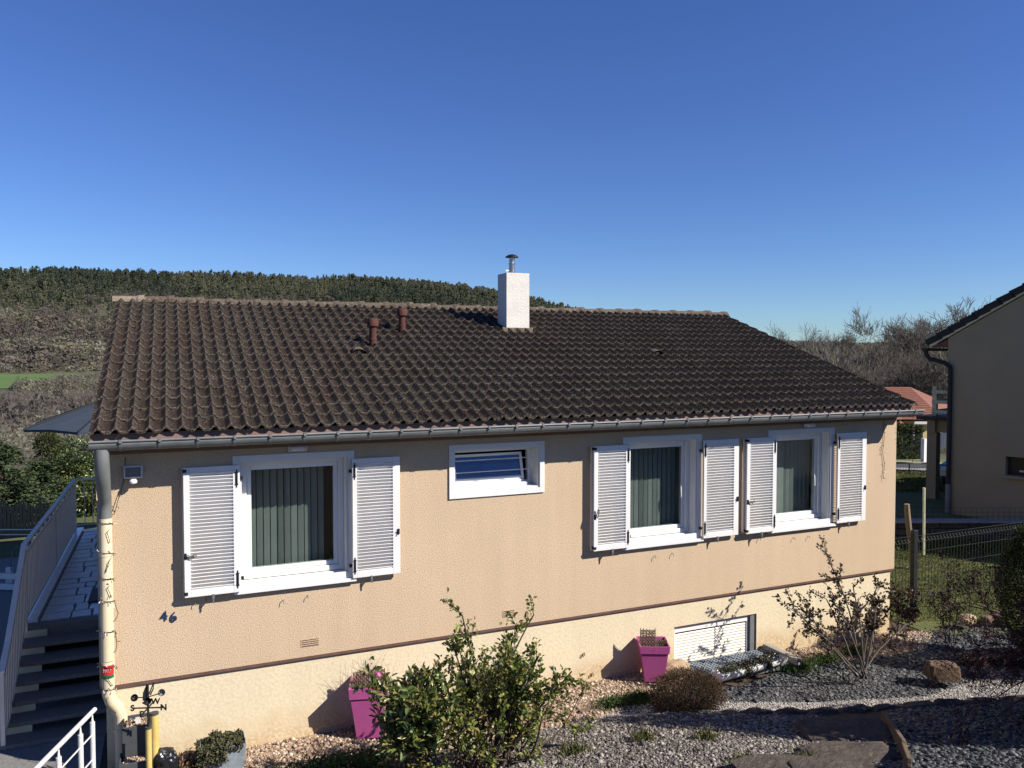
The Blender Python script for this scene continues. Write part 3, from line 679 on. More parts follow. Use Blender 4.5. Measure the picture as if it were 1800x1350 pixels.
# vertical blinds behind the glass
def blind(x0, x1, z0, z1, n, label, wide=None):
    t = thing('vertical_blind', label, 'blind', ((x0+x1)/2, 8.52, z0), 'vertical blinds behind the windows')
    MB().box(x0, x1, 8.5, 8.54, z1-.03, z1).build('head_rail', M['white'], t)
    for k in range(n):
        x = x0+(k+.5)*(x1-x0)/n; a = rad(-20+7*math.sin(k*2.1)+5*math.sin(k*.9)); w_ = (x1-x0)/n*(.44 if x0 < 2 else .39)
        MB().obox((x, 8.52, (z0+z1-.03)/2), (math.cos(a), math.sin(a), 0), (-math.sin(a), math.cos(a), 0), (0, 0, 1), w_, .0012, (z1-z0-.03)/2).build('blind_slat', M['blind'], t)
    if wide: MB().box(*wide, 8.488, 8.492, z0, z1-.04).build('blind_panel', M['blind'], t)
blind(.66, 1.50, 1.70, 2.90, 12, 'grey-green vertical blind behind the largest left-hand window')
blind(5.14, 6.20, 1.70, 2.90, 15, 'grey-green vertical blind behind the middle shuttered window')
blind(7.42, 8.36, 1.70, 2.90, 13, 'grey-green blind with pale panel behind the right-hand shuttered window', (7.40, 7.86))

# lamps on the wall
def bulkhead(x, label):
    t = thing('wall_light', label, 'lamp', (x, 8.15, 3.05), 'oval lamps under the eaves')
    MB().box(x-.10, x+.10, 8.155, 8.199, 3.0, 3.085).build('back_plate', M['railwhite'], t, bevel=.02)
    v = []; n = 14
    m = MB()
    for (s, dy) in ((1, 0), (.85, -.03), (.4, -.045)):
        v += [(x+.075*s*math.cos(2*math.pi*k/n), 8.155+dy, 3.04+.032*s*math.sin(2*math.pi*k/n)) for k in range(n)]
    m.add(v, [(i*n+k, i*n+(k+1) % n, (i+1)*n+(k+1) % n, (i+1)*n+k) for i in range(2) for k in range(n)]+[tuple(2*n+k for k in range(n))]).build('lamp_glass', M['bulb'], t, smooth=True)
bulkhead(1.18, 'small oval lamp under the eaves above the left window'); bulkhead(8.02, 'small oval lamp under the eaves above the right-hand window')
t = thing('floodlight', 'white floodlight with motion sensor on the wall beside the downpipe', 'lamp', (-.335, 8.15, 2.85))
MB().box(-.415, -.255, 8.10, 8.15, 2.83, 2.95).build('housing', M['railwhite'], t, bevel=.008)
MB().box(-.40, -.27, 8.092, 8.099, 2.845, 2.935).build('lamp_glass', M['greyband'], t)
MB().box(-.345, -.325, 8.15, 8.2, 2.86, 2.90).build('arm', M['railwhite'], t)
MB().lathe((-.335, 8.11, 2.775), [(.01, 0), (.032, .012), (.035, .03), (.02, .05)]).build('sensor', M['pvc'], t, smooth=True)

# fairy lights
def fairy(name, pts, label, bulbs=30, seed=1):
    rn = random.Random(seed); t = thing(name, label, 'fairy lights', pts[0])
    MB().tube(pts, .0035, 5).build('cable', M['cable'], t)
    st = MB(); P = [np.array(p) for p in pts]
    for k in range(bulbs):
        i = rn.randrange(len(P)-1); q = P[i]+(P[i+1]-P[i])*rn.random(); d = np.array([rn.uniform(-1, 1), rn.uniform(-.8, -.1), rn.uniform(-1, 1)]); d /= np.linalg.norm(d)
        st = MB().tube([q, q+d*.018], .0022, 4).tube([q+d*.018, q+d*.034], .0038, 5); st.build('light_bulb', M['bulb'] if rn.random() < .5 else M['cable'], t)
    return t
rn = random.Random(5); pts = [(-.40, 8.19, 3.02), (-.42, 8.19, 2.8), (-.47, 8.17, 2.62), (-.50, 8.16, 2.5)]
z = 2.45; k = 0
while z > .62:
    for s in range(7):
        a = rad(-200+s*36); pts.append((px+.066*math.cos(a), py+.066*math.sin(a), z)); z -= .006
    if rn.random() < .6: pts.append((px+rn.uniform(.06, .10), 8.15, z-.05)); pts.append((px+rn.uniform(.06, .12), 8.14, z-.12)); pts.append((px+.07, 8.1, z-.17)); z -= rn.uniform(.17, .30)
    else: pts.append((px+rn.uniform(-.02, .03), 8.06, z-.06)); pts.append((px+rn.uniform(.0, .05), 8.065, z-.15)); z -= rn.uniform(.16, .24)
pts += [(-.40, 8.2, .5), (-.33, 8.2, .3), (-.30, 8.18, .12)]
fairy('fairy_lights', pts, 'brown cable of fairy lights wound around the cream downpipe', 70)
fairy('fairy_lights', [(-.3, 8.19, 3.10), (.6, 8.19, 3.07), (1.6, 8.19, 3.1), (2.6, 8.19, 3.08), (3.9, 8.19, 3.10), (5.2, 8.19, 3.09), (6.4, 8.19, 3.07), (7.5, 8.19, 3.1), (9.2, 8.19, 3.09), (9.44, 8.19, 3.05), (9.45, 8.185, 2.8), (9.42, 8.185, 2.6), (9.46, 8.185, 2.4), (9.44, 8.185, 2.2)], 'thin light string along the top of the beige wall hanging down at its right end', 40, 2)
fairy('fairy_lights', [(9.86, 8.05, 3.2), (9.87, 8.06, 2.9), (9.88, 8.07, 2.7), (9.88, 8.06, 2.42)], 'short light string hanging free from the right end of the gutter', 18, 3)

# ------------------------------------------------------------------ balcony, stairs and rail on the left
ZD = .80; DX0, DX1 = -1.66, XL-.01
bal = thing('balcony', 'narrow raised walkway with pale crazy paving along the left side of the house', 'balcony', (-1.15, 13, 0))
MB().box(DX0, DX1, 10.75, 16.2, .58, ZD-.03).build('slab', M['granite'], bal)
MB().box(DX0, DX1, 10.6, 10.748, .62, ZD).build('front_edge', M['granite'], bal, bevel=.01)
MB().box(DX0, DX0+.16, 10.76, 16.2, ZD-.03, ZD+.045).build('edge_strip', M['marble'], bal)
rs_ = random.Random(11)
ys = 10.77
while ys < 16.1:   # irregular flagstones
    L = rs_.uniform(.22, .38); xs_ = [DX0+.175, DX0+.175+rs_.uniform(.2, .42), DX1-.30+rs_.uniform(-.04, .04), DX1-.005]
    for a_, c_ in zip(xs_[:-1], xs_[1:]):
        j = lambda: rs_.uniform(-.03, .03); g_ = .009
        poly = [(a_+g_, ys+g_+max(0, j()), ZD-.03), ((a_+c_)/2, ys+g_+max(0, j()), ZD-.03), (c_-g_, ys+g_, ZD-.03), (c_-g_+min(0, j()), ys+L-g_, ZD-.03), ((a_+c_)/2, ys+L-g_-abs(j()), ZD-.03), (a_+g_, ys+L-g_, ZD-.03)]
        MB().prism(poly, (0, 0, 0), (0, 0, .028+rs_.uniform(0, .006))).build('flagstone', M['marble'] if a_ > DX1-.45 else M['deckstone'], bal)
    ys += L
tag(MB().box(-1.02, DX1-.05, 11.3, 11.95, ZD+.006, ZD+.022).build('doormat', M['black'], None, bevel=.004), 'black doormat lying on the pale paving of the walkway', 'doormat')
st = thing('outdoor_staircase', 'dark granite steps with open risers rising to the walkway', 'stairs', (-1.15, 10, 0))
for k in range(6):
    y1 = 10.62-k*.235; z = ZD-.125*(k+1)-.0
    s_ = MB().box(DX0-.0, DX1, y1-.31, y1, z-.045, z).build('step', M['granite'], st, bevel=.008)
    MB().box(DX0+.0, DX0+.28, y1-.05, y1+.0, z+.002, z+.078).build('cream_block', M['cream'], s_)
    MB().box(DX0, DX0+.12, y1-.235, y1-.01, z-.12, z-.047).build('stringer_block', M['base'], s_)
MB().box(DX0+.02, DX1, 10.64, 10.7, 0, .62).build('back_panel', M['dark'], st)
# balustrade
ra = thing('balustrade', 'long grey metal railing of upright slats beside the walkway and stairs', 'railing', (-1.6, 13, 0))
RX = -1.60
top = [(RX, 15.9, 1.77), (RX, 10.6, 1.77), (RX, 9.5, .98), (RX, 9.15, .80)]
bot = [(RX, 15.9, .90), (RX, 10.6, .90), (RX, 9.5, .18), (RX, 9.15, .12)]
m = MB()
for a_, c_ in zip(top[:-1], top[1:]): m.beam(a_, c_, .055, .03)
m.build('handrail', M['rail'], ra)
m = MB(); off = Vector((0, 0, -.115))
for a_, c_ in zip(top[:-1], top[1:]): m.beam(Vector(a_)+off, Vector(c_)+off, .025, .02)
for a_, c_ in zip(bot[:-1], bot[1:]): m.beam(a_, c_, .025, .02)
m.build('cross_rail', M['rail'], ra)
def lerp(P, y):
    for (a_, c_) in zip(P[:-1], P[1:]):
        if c_[1] <= y <= a_[1]: t = (a_[1]-y)/(a_[1]-c_[1]); return a_[2]+(c_[2]-a_[2])*t
    return P[-1][2]
for y in np.arange(9.2, 15.85, .095):
    MB().box(RX-.013, RX+.013, y-.020, y+.020, lerp(bot, y)-.02, lerp(top, y)-.115).build('upright_slat', M['rail'], ra)
for y in np.arange(9.3, 15.85, .38):
    MB().box(RX-.01, RX+.01, y-.012, y+.012, lerp(top, y)-.115, lerp(top, y)).build('short_post', M['rail'], ra)
for k, y in enumerate(np.arange(10.8, 15.7, .76)):
    z = lerp(top, y)-.058
    MB().tube([(RX, y+.05+.045*math.cos(q*.6), z+.035*math.sin(q*.6)) for q in range(11)], .007, 5).build('scroll', M['rail'], ra)
for y in (9.17, 10.6, 13.2, 15.88): MB().box(RX-.02, RX+.02, y-.02, y+.02, (0 if y < 10 else ZD-.2), lerp(top, y)-.01).build('post', M['rail'], ra)
m = MB().beam((RX, 15.9, 1.77), (XL, 15.9, 1.77), .05, .03); m.build('handrail', M['rail'], ra)
MB().beam((RX, 15.9, .95), (XL, 15.9, .95), .02, .02).build('cross_rail', M['rail'], ra)
for x in np.arange(RX+.15, XL, .13): MB().tube([(x, 15.9, .95), (x, 15.9, 1.76)], .008, 6).build('bar', M['rail'], ra)

# small handrail in the bottom left corner
hr = thing('stair_handrail', 'short white tubular handrail sloping down in the lower left corner', 'railing', tuple(atF(120, 1345, 6.4)))
pa, pb = atF(166, 1247, 6.9), atF(30, 1385, 5.6)
MB().tube([pa, pb], .020, 10).build('handrail', M['railwhite'], hr, smooth=True)
for (t_, ) in ((.04,), (.22,), (.52,), (.8,)):
    q = pa+(pb-pa)*t_; 
    MB().tube([q-(0, 0, .03), q-(0, 0, .05), q-(0, 0, .09)], [.007, .007, .012], 8).build('bracket', M['railwhite'], hr, smooth=True)
    MB().tube([q-(0, 0, .09), q-(0, 0, 1.2)], .021, 10).build('post', M['railwhite'], hr, smooth=True)
for d in (.20, .42): MB().tube([pa-(0, 0, d)+(pb-pa)*.04, pb-(0, 0, d)], .007, 6).build('thin_rail', M['railwhite'], hr, smooth=True)

# parasol behind
pc = np.array([-.95, 19.6]); pz = onY(60, 750, 19.6)[2]
pr = thing('parasol', 'slate blue garden parasol standing open behind the left end of the roof', 'parasol', (pc[0], pc[1], 0))
for k in range(8):
    a0, a1 = 2*math.pi*(k+.5)/8, 2*math.pi*(k+1.5)/8; R_ = 2.0
    p0 = (pc[0]+R_*math.cos(a0), pc[1]+R_*math.sin(a0), pz); p1 = (pc[0]+R_*math.cos(a1), pc[1]+R_*math.sin(a1), pz)
    mid = ((p0[0]+p1[0])/2, (p0[1]+p1[1])/2, pz+.03); ap = (pc[0], pc[1], pz+.72)
    MB().add([p0, mid, p1, ap, (p0[0], p0[1], pz-.05), (mid[0], mid[1], pz-.02), (p1[0], p1[1], pz-.05)], [(0, 1, 3), (1, 2, 3), (4, 5, 1, 0), (5, 6, 2, 1)]).build('canopy_panel', M['parasol'], pr)
    MB().tube([(p0[0], p0[1], pz+.006), (ap[0], ap[1], ap[2]+.006)], .022, 5).build('rib', M['anthra'], pr)
MB().tube([(pc[0], pc[1], -.05), (pc[0], pc[1], pz+.75)], .025, 8).build('pole', M['anthra'], pr)
MB().lathe((pc[0], pc[1], -.05), [(.3, 0), (.3, .06), (.05, .1)]).build('base', M['anthra'], pr)

# ------------------------------------------------------------------ plant generators
def unit(v): v = np.asarray(v, float); return v/(np.linalg.norm(v, axis=-1, keepdims=True)+1e-9)
def leaves(P, D, L, W, rng, fold=.25, up=.6):
    """one folded two-triangle leaf per point"""
    P = np.asarray(P); n = len(P); D = unit(D); Z = rng.normal(0, .45, (n, 3)); Z[:, 2] += up
    A = unit(np.cross(D, unit(Z))); N = np.cross(A, D); L = np.broadcast_to(np.asarray(L, float), (n,))[:, None]; W = np.broadcast_to(np.asarray(W, float), (n,))[:, None]
    tip = P+D*L-N*L*.12; mid = P+D*L*.5; l = mid+A*W*.5+N*W*fold; r = mid-A*W*.5+N*W*fold
    l2 = P+D*L*.82+A*W*.30; r2 = P+D*L*.82-A*W*.30
    V = np.stack([P, l, tip, r, l2, r2], 1).reshape(-1, 3); b = (np.arange(n)*6)[:, None]
    F = np.stack([b+[0, 2, 4], b+[0, 4, 1], b+[0, 5, 2], b+[0, 3, 5]], 1).reshape(-1, 3)
    return V, F
def leafmesh(name, P, D, L, W, m, parent=None, rng=RNG, fold=.25, up=.6, kind=None, rnd=None):
    V, F = leaves(P, D, L, W, rng, fold, up); r = rng.random(len(P)) if rnd is None else rnd
    return npmesh(name, V, F, m, parent, rnd=np.repeat(r, 6), kind=kind)
def cards(P, s, rng, flat=0., vert=0.):
    """one random triangle per point"""
    n = len(P); a = rng.normal(0, 1, (n, 3)); b = rng.normal(0, 1, (n, 3)); a[:, 2] *= (1+vert*3); b[:, 2] *= (1-flat)
    s = np.broadcast_to(np.asarray(s, float), (n,))[:, None]; a = unit(a)*s; b = unit(b)*s*.6
    V = np.stack([P-a*.5, P+a*.5, P+b], 1).reshape(-1, 3); return V, np.arange(3*n).reshape(-1, 3)
def segtubes(segs, k=4):
    s = np.array([[*p, *q, a, b] for p, q, a, b in segs]); p, q, a, b = s[:, :3], s[:, 3:6], s[:, 6], s[:, 7]
    d = unit(q-p); u_ = unit(np.cross(d, np.where(np.abs(d[:, 2:3]) < .9, [[0, 0, 1.]], [[1., 0, 0]]))); w_ = np.cross(d, u_)
    V = []
    for (c, r) in ((p, a), (q, b)):
        for i in range(k):
            t = 2*math.pi*i/k; V.append(c+(u_*math.cos(t)+w_*math.sin(t))*r[:, None])
    V = np.stack(V, 1).reshape(-1, 3); n = len(s); b0 = (np.arange(n)*2*k)[:, None]
    F = np.stack([b0+[i, (i+1) % k, k+(i+1) % k, k+i] for i in range(k)], 1).reshape(-1, 4)
    return V, F
def grow(rn, p, d, L, r, lvl, maxl, segs, nodes, wob=.18, kids=3, ang=.8, up=.1, steps=4, ratio=.6, taper=.65, start=.3):
    p = np.array(p, float); d = unit(d); r0 = r
    kid_at = sorted(rn.uniform(start, 1) for _ in range(kids)) if lvl < maxl else []
    ki = 0
    for i in range(steps):
        d = unit(d+np.array([rn.gauss(0, wob), rn.gauss(0, wob), rn.gauss(0, wob)+up])); q = p+d*L/steps
        r1 = r0*(1-(1-taper)*(i+1)/steps) if lvl < maxl else r0*(1-.6*(i+1)/steps)
        segs.append((p, q, r, r1)); nodes.append((q, d, lvl, (i+1)/steps))
        while ki < len(kid_at) and kid_at[ki] <= (i+1)/steps+1e-6:
            a = rn.uniform(0, 2*math.pi); s = unit(np.cross(d, (math.cos(a), math.sin(a), .3)))
            grow(rn, q, d*math.cos(ang)+s*math.sin(ang), L*ratio*rn.uniform(.75, 1.2), r1*.65, lvl+1, maxl, segs, nodes, wob, kids, ang, up, max(2, steps-1), ratio, taper, .2)
            ki += 1
        p = q; r = r1
def woody(name, label, cat, base, stems, m_bark, m_leaf, leaf=(.05, .03), seed=1, group=None, per=3, lv=1, k=5, crown='foliage', trunk='stems', fold=.25, jit=.5, rfac=1, dens=1, up=.6):
    t = thing(name, label, cat, tuple(base), group); rn = random.Random(seed); rng = np.random.default_rng(seed)
    segs, nodes = [], []
    for sdef in stems: grow(rn, segs=segs, nodes=nodes, lvl=0, **sdef)
    V, F = segtubes(segs, k); npmesh(trunk, V, F, m_bark, t, smooth=True)
    if m_leaf is not None:
        P, D = [], []
        for (q, d, l, f) in nodes:
            if l >= lv:
                for _ in range(per):
                    if rn.random() > dens: continue
                    P.append(q+rng.normal(0, leaf[0]*.35, 3)); D.append(d*.6+rng.normal(0, jit, 3))
        n = len(P); leafmesh(crown, np.array(P), np.array(D), leaf[0]*rng.uniform(.6, 1.25, n), leaf[1]*rng.uniform(.7, 1.2, n), m_leaf, t, rng, fold, up)
    return t

# ------------------------------------------------------------------ garden: stones and gravel as real pieces
def scatter(poly, n, rng, margin=0):
    P = np.array(poly, float); lo, hi = P.min(0), P.max(0); out = []
    while sum(map(len, out)) < n:
        q = rng.uniform(lo, hi, (n*2, 2)); out.append(q[inside(P, q[:, 0], q[:, 1])])
    return np.concatenate(out)[:n]
OCT = np.array([(1, 0, 0), (0, 1, 0), (-1, 0, 0), (0, -1, 0), (0, 0, 1), (0, 0, -1)], float)
OCF = np.array([(0, 1, 4), (1, 2, 4), (2, 3, 4), (3, 0, 4), (1, 0, 5), (2, 1, 5), (3, 2, 5), (0, 3, 5)])
def stones(name, poly, n, size, m, flat=.6, seed=1, rise=.3, label=None, sz=.35):
    rng = np.random.default_rng(seed); q = scatter(poly, n, rng)
    s = size*np.exp(rng.normal(0, sz, n)); z = H(q[:, 0], q[:, 1])+s*rise*rng.uniform(.1, 1.3, n)
    V = OCT[None]*rng.uniform(.65, 1.3, (n, 6, 1)); V = V*np.array([1, .75, flat]); V = V*s[:, None, None]
    a = rng.uniform(0, 2*np.pi, n); tl = rng.normal(0, .35, n)
    c, sn = np.cos(tl), np.sin(tl); y = V[..., 1]*c[:, None]-V[..., 2]*sn[:, None]; zz = V[..., 1]*sn[:, None]+V[..., 2]*c[:, None]; V[..., 1], V[..., 2] = y, zz
    c, sn = np.cos(a), np.sin(a); x = V[..., 0]*c[:, None]-V[..., 1]*sn[:, None]; y = V[..., 0]*sn[:, None]+V[..., 1]*c[:, None]; V[..., 0], V[..., 1] = x, y
    V += np.stack([q[:, 0], q[:, 1], z], -1)[:, None]
    F = (OCF[None]+(np.arange(n)*6)[:, None, None]).reshape(-1, 3)
    o = npmesh(name, V.reshape(-1, 3), F, m, rnd=np.repeat(rng.random(n), 6), kind='stuff')
    return o
yw = 8.235
stones('beige_pebbles', [(-.05, 7.2), (-.05, yw), (5.85, yw), (5.95, 7.9), (5.0, 7.45), (3.9, 7.35), (3.0, 7.25)], 26000, .016, M['pebble'], seed=2)
stones('beige_pebbles', [(7.35, yw), (9.7, yw), (10.3, 8.0), (9.6, 7.55), (8.6, 7.55), (7.75, 7.75)], 9000, .015, M['pebble'], seed=3)
stones('slate_chips', [(5.6, 7.5), (6.3, 7.45), (7.1, 7.70), (7.9, 7.72), (9.0, 7.5), (10.6, 7.6), (11.3, 7.2), (10.6, 6.9), (9.3, 6.55), (8.2, 6.45), (7.2, 6.75), (6.3, 7.05), (5.7, 7.2)], 26000, .021, M['slate'], flat=.30, seed=4)
stones('white_gravel', [(3.7, 7.35), (4.9, 7.5), (5.7, 7.2), (6.3, 7.05), (7.2, 6.75), (8.2, 6.45), (9.3, 6.55), (10.6, 6.9), (11.4, 6.6), (11.2, 5.0), (9.0, 5.62), (7.6, 6.1), (5.7, 6.63), (4.5, 6.98), (3.7, 7.1)], 60000, .0085, M['whitegr'], seed=5)
stones('grey_gravel', [(1.0, 7.3), (3.8, 7.12), (4.6, 6.9), (5.8, 6.5), (6.35, 6.35), (5.5, 4.6), (4.6, 4.6), (2.0, 5.9), (.9, 6.7)], 42000, .014, M['greygr'], seed=6)
stones('slate_chips', [(7.15, 6.12), (9.6, 5.45), (9.6, 3.9), (6.2, 2.9), (4.8, 3.2), (5.2, 4.6), (6.0, 5.15), (6.75, 5.75)], 34000, .022, M['slate'], flat=.30, seed=7)
stones('slate_chips', [(9.7, 7.55), (9.75, 7.95), (11.0, 8.1), (12.4, 7.4), (12.2, 6.9), (11.0, 7.0)], 5000, .022, M['slate'], flat=.3, seed=9)
def rockmesh(name, c, r, m, seed=1, label=None, cat='rock', parent=None, sub=3, sq=.75, rot=0, group=None):
    import bmesh
    from mathutils import noise
    bm = bmesh.new(); bmesh.ops.create_icosphere(bm, subdivisions=sub, radius=1); off = Vector((seed*7.3, seed*3.1, seed*1.7))
    for v in bm.verts:
        p = v.co.copy(); p = Vector([math.copysign(abs(q)**sq, q) for q in p])
        p *= 1+.24*noise.noise(p*1.6+off)+.13*noise.noise(p*4+off)+.05*noise.noise(p*9+off)
        p = Vector((p.x*r[0], p.y*r[1], p.z*r[2])); p.rotate(Matrix.Rotation(rot, 3, 'Z').to_quaternion()); v.co = p
    me = bpy.data.meshes.new(name); bm.to_mesh(me); bm.free()
    o = link(name, me, m, parent); o.location = c if parent is None else Vector(c)-wpos(parent)
    if label: tag(o, label, cat, group)
    return o
def gp(u, v, z=0, dz=0):
    p = onZ(u, v, z)
    for _ in range(12): p = onZ(u, v, float(H(p[0], p[1]))+dz)
    return p
# natural stone edging beside the gravel path
ed = thing('stone_edging', 'row of dark natural stones edging the white gravel path', 'edging', (6.5, 6.4, .05))
for i_, (u_, v_, L) in enumerate(((1115, 1292, .42), (1180, 1284, .38), (1225, 1280, .26), (1270, 1276, .30), (1325, 1272, .36), (1385, 1270, .34), (1440, 1269, .34), (1498, 1266, .38), (1552, 1263, .34), (1610, 1258, .36), (1665, 1254, .34), (1722, 1250, .38), (1785, 1246, .4))):
    p = onZ(u_, v_, .03); rockmesh('edging_stone', (p[0], p[1]-.03, .085+random.uniform(0, .02)), (L*.56, .085, .10), M['rock2'] if i_ % 3 else M['log'], seed=i_+3, parent=ed, sub=3, rot=-.3+random.uniform(-.12, .12))
# curved half-log edging near the brown bush
P_ = [gp(u_, v_) for u_, v_ in ((1018, 1255), (1050, 1245), (1085, 1240), (1110, 1233))]
tag(MB().tube([p+(0, 0, .015) for p in P_], [.03, .04, .04, .03], 7).build('log_edging', M['log'], smooth=True), 'thin weathered log edging between beige pebbles and white gravel', 'log')
# slab steps and retaining boards
sx = thing('slab_steps', 'dark sandstone slabs forming garden steps at the lower right', 'steps', (6.2, 5.7, .2))
for i_, (u_, v_, rx, ry) in enumerate(((1500, 1295, .42, .30), (1490, 1335, .40, .20), (1370, 1362, .34, .2), (1450, 1365, .3, .17))):
    p = gp(u_, v_); rockmesh('slab', (p[0], p[1], p[2]+.01), (rx, ry, .06), M['rock2'], seed=30+i_, parent=sx, sq=.5, rot=-.35)
wb = thing('wooden_boards', 'split wooden boards set on edge holding back the dark slate chips', 'edging', (6.6, 5.2, .3))
for i_, ((u0, v0), (u1, v1)) in enumerate((((1552, 1270), (1572, 1300)), ((1563, 1285), (1590, 1330)), ((1585, 1322), (1598, 1362)))):
    a_, c_ = gp(u0, v0), gp(u1, v1); MB().beam(a_+(0, 0, .03), c_+(0, 0, .04), .035, .17).build('board', M['log'], wb, bevel=.006)
p = gp(1655, 1208); rockmesh('boulder', (p[0], p[1], .12), (.175, .12, .105), M['rock'], 3, 'angular brown block of sandstone standing on the gravel at the right', sq=.28, rot=-.5)
p = gp(1700, 1108); rockmesh('boulder', (p[0], p[1], .06), (.12, .09, .075), M['tan'], 5, 'pale tan boulder between the lawn and the dark slate chips', sq=.7)
p = gp(1725, 1112); rockmesh('boulder', (p[0]+.25, p[1]+.1, .04), (.09, .07, .05), M['rock'], 6, 'small brown rock just right of the pale tan boulder', sq=.7)
p = gp(1745, 1165); rockmesh('flat_stone', (p[0], p[1], .02), (.55, .13, .04), M['rock'], 8, 'long flat stone under the red-leaved tree at the right', sq=.6, rot=-.2)
p = gp(1195, 1192); rockmesh('boulder', (p[0]+.0, p[1]+.10, .07), (.20, .15, .12), M['tan'], 9, 'smooth tan sandstone beside the pink pot under the cellar window', sq=.85)
p = gp(1768, 1100, 0); rockmesh('boulder', (p[0], p[1], .05), (.26, .16, .06), M['rock'], 12, 'low brown rock under the red-leaved tree near the dark bush', sq=.7)

# light well grate and concrete lip
gt = thing('light_well', 'grey steel grating over the light well below the cellar window', 'grate', (6.6, 7.9, 0))
gx0, gx1, gy0, gy1 = 5.95, 7.22, 7.70, 8.23
MB().box(gx0-.03, gx1+.03, gy0-.03, gy0, -.03, .03).box(gx0-.03, gx0, gy0, gy1, -.03, .03).box(gx1, gx1+.03, gy0, gy1, -.03, .03).build('grate_frame', M['zinc'], gt)
m = MB()
for x in np.arange(gx0+.02, gx1, .05): m.box(x-.004, x+.004, gy0, gy1, .0, .022)
for y in np.arange(gy0+.02, gy1, .045): m.box(gx0, gx1, y-.004, y+.004, .0005, .0215)
m.build('grating_bars', M['zincbox'], gt, kind='stuff')
MB().box(gx0, gx1, gy0, gy1, .0045, .006).build('well_dark', M['anthra'], gt)
MB().beam((gx1+.09, gy1-.03, .05), (gx1+.11, gy0-.10, .05), .09, .10).build('concrete_lip', M['pave'], gt, bevel=.008)
# white half-round trough
tr = thing('trough', 'white half-round stoneware trough filled with moss beside the light well', 'planter', (6.6, 7.6, .05))
a_, c_ = gp(1262, 1207), gp(1372, 1182); a_[2] = c_[2] = .15; ax = unit(c_-a_); sd_ = np.array([-ax[1], ax[0], 0]); n = 12; vv = []
for q_, s_ in ((a_-ax*.02, .93), (a_, 1), (c_, 1), (c_+ax*.02, .93)):
    for k in range(n+1):
        t = math.pi*k/n; vv.append(q_+sd_*math.cos(t)*.095*s_-np.array([0, 0, 1])*math.sin(t)*.105*s_)
vv = [tuple(x) for x in vv]; m = MB().add(vv, [(r*(n+1)+q, r*(n+1)+q+1, (r+1)*(n+1)+q+1, (r+1)*(n+1)+q) for r in range(3) for q in range(n)]+[tuple(range(n+1))[::-1], tuple(range(3*(n+1), 4*(n+1)))])
m.build('trough_shell', M['trough'], tr, smooth=True)
def mossy(name, P, s, m_, parent, seed=1, leaf=(.022, .016), per=1):
    rng = np.random.default_rng(seed); return leafmesh(name, P, rng.normal(0, 1, P.shape)+[0, 0, .8], leaf[0]*rng.uniform(.6, 1.4, len(P)), leaf[1], m_, parent, rng)
rng = np.random.default_rng(8); t_ = rng.uniform(.03, .93, 1500)[:, None]; bump = .028+.03*np.abs(np.sin(t_*9))
P = a_+(c_-a_)*t_+sd_*rng.normal(0, .038, (1500, 1)); P[:, 2] = .145+rng.uniform(0, 1, 1500)*bump[:, 0]
P2 = a_+(c_-a_)*rng.choice([.38, .70], 500)[:, None]+rng.normal(0, .022, (500, 3))-sd_*.095; P2[:, 2] = rng.uniform(.07, .17, 500)
mossy('moss_cushion', np.concatenate([P, P2]), .02, M['moss'], tr, 9)

# ------------------------------------------------------------------ pots
def pot(name, label, corner_rim, rimw, h, rot, m, z0=None, basew=.62, group=None, cat='planter'):
    """square tapering planter; corner_rim: left front rim corner (x,y)"""
    ca, sa_ = math.cos(rot), math.sin(rot); X_ = np.array([ca, sa_, 0]); Y_ = np.array([-sa_, ca, 0])
    c = np.array([corner_rim[0], corner_rim[1], 0])+X_*rimw/2+Y_*rimw/2; z0 = z0 if z0 is not None else 0.0
    t = thing(name, label, cat, (c[0], c[1], z0), group)
    def ring(w_, z): return [tuple(c+X_*sx_*w_/2+Y_*sy_*w_/2+np.array([0, 0, z0+z])) for sx_, sy_ in ((-1, -1), (1, -1), (1, 1), (-1, 1))]
    lv = [(rimw*basew, 0), (rimw*.90, h*.80), (rimw*.905, h*.802), (rimw*.965, h*.802), (rimw, h), (rimw*.93, h), (rimw*.88, h*.86)]
    vv = [p for w_, z in lv for p in ring(w_, z)]; f = [(i*4+k, i*4+(k+1) % 4, i*4+4+(k+1) % 4, i*4+4+k) for i in range(6) for k in range(4)]+[(3, 2, 1, 0), (24, 25, 26, 27)]
    b = MB().add(vv, f).build('pot_body', m, t, bevel=.004); b.data.materials.append(M['soil'])
    b.data.polygons[len(b.data.polygons)-1].material_index = 1
    return t, c, X_, Y_
def wicker(t, c, X_, Y_, z0, w_, h_, seed, offx=0, name='wicker_panel'):
    rn = random.Random(seed); m = MB()
    for k in range(6):
        x = (k/5-.5)*w_; m.tube([c+X_*(x+offx)-Y_*.05+np.array([0, 0, z0]), c+X_*(x+offx)-Y_*.05+np.array([0, 0, z0+h_*rn.uniform(.95, 1.15)])], .005, 5)
    z = z0+.01
    while z < z0+h_:
        pts = [c+X_*((q/10-.5)*w_+offx)-Y_*(.05+(.009 if (q+int(z*1000)) % 2 else -.009))+np.array([0, 0, z+rn.uniform(-.003, .003)]) for q in range(11)]; m.tube(pts, .0042, 4); z += .0105
    m.build(name, M['wicker'], t, kind='stuff')
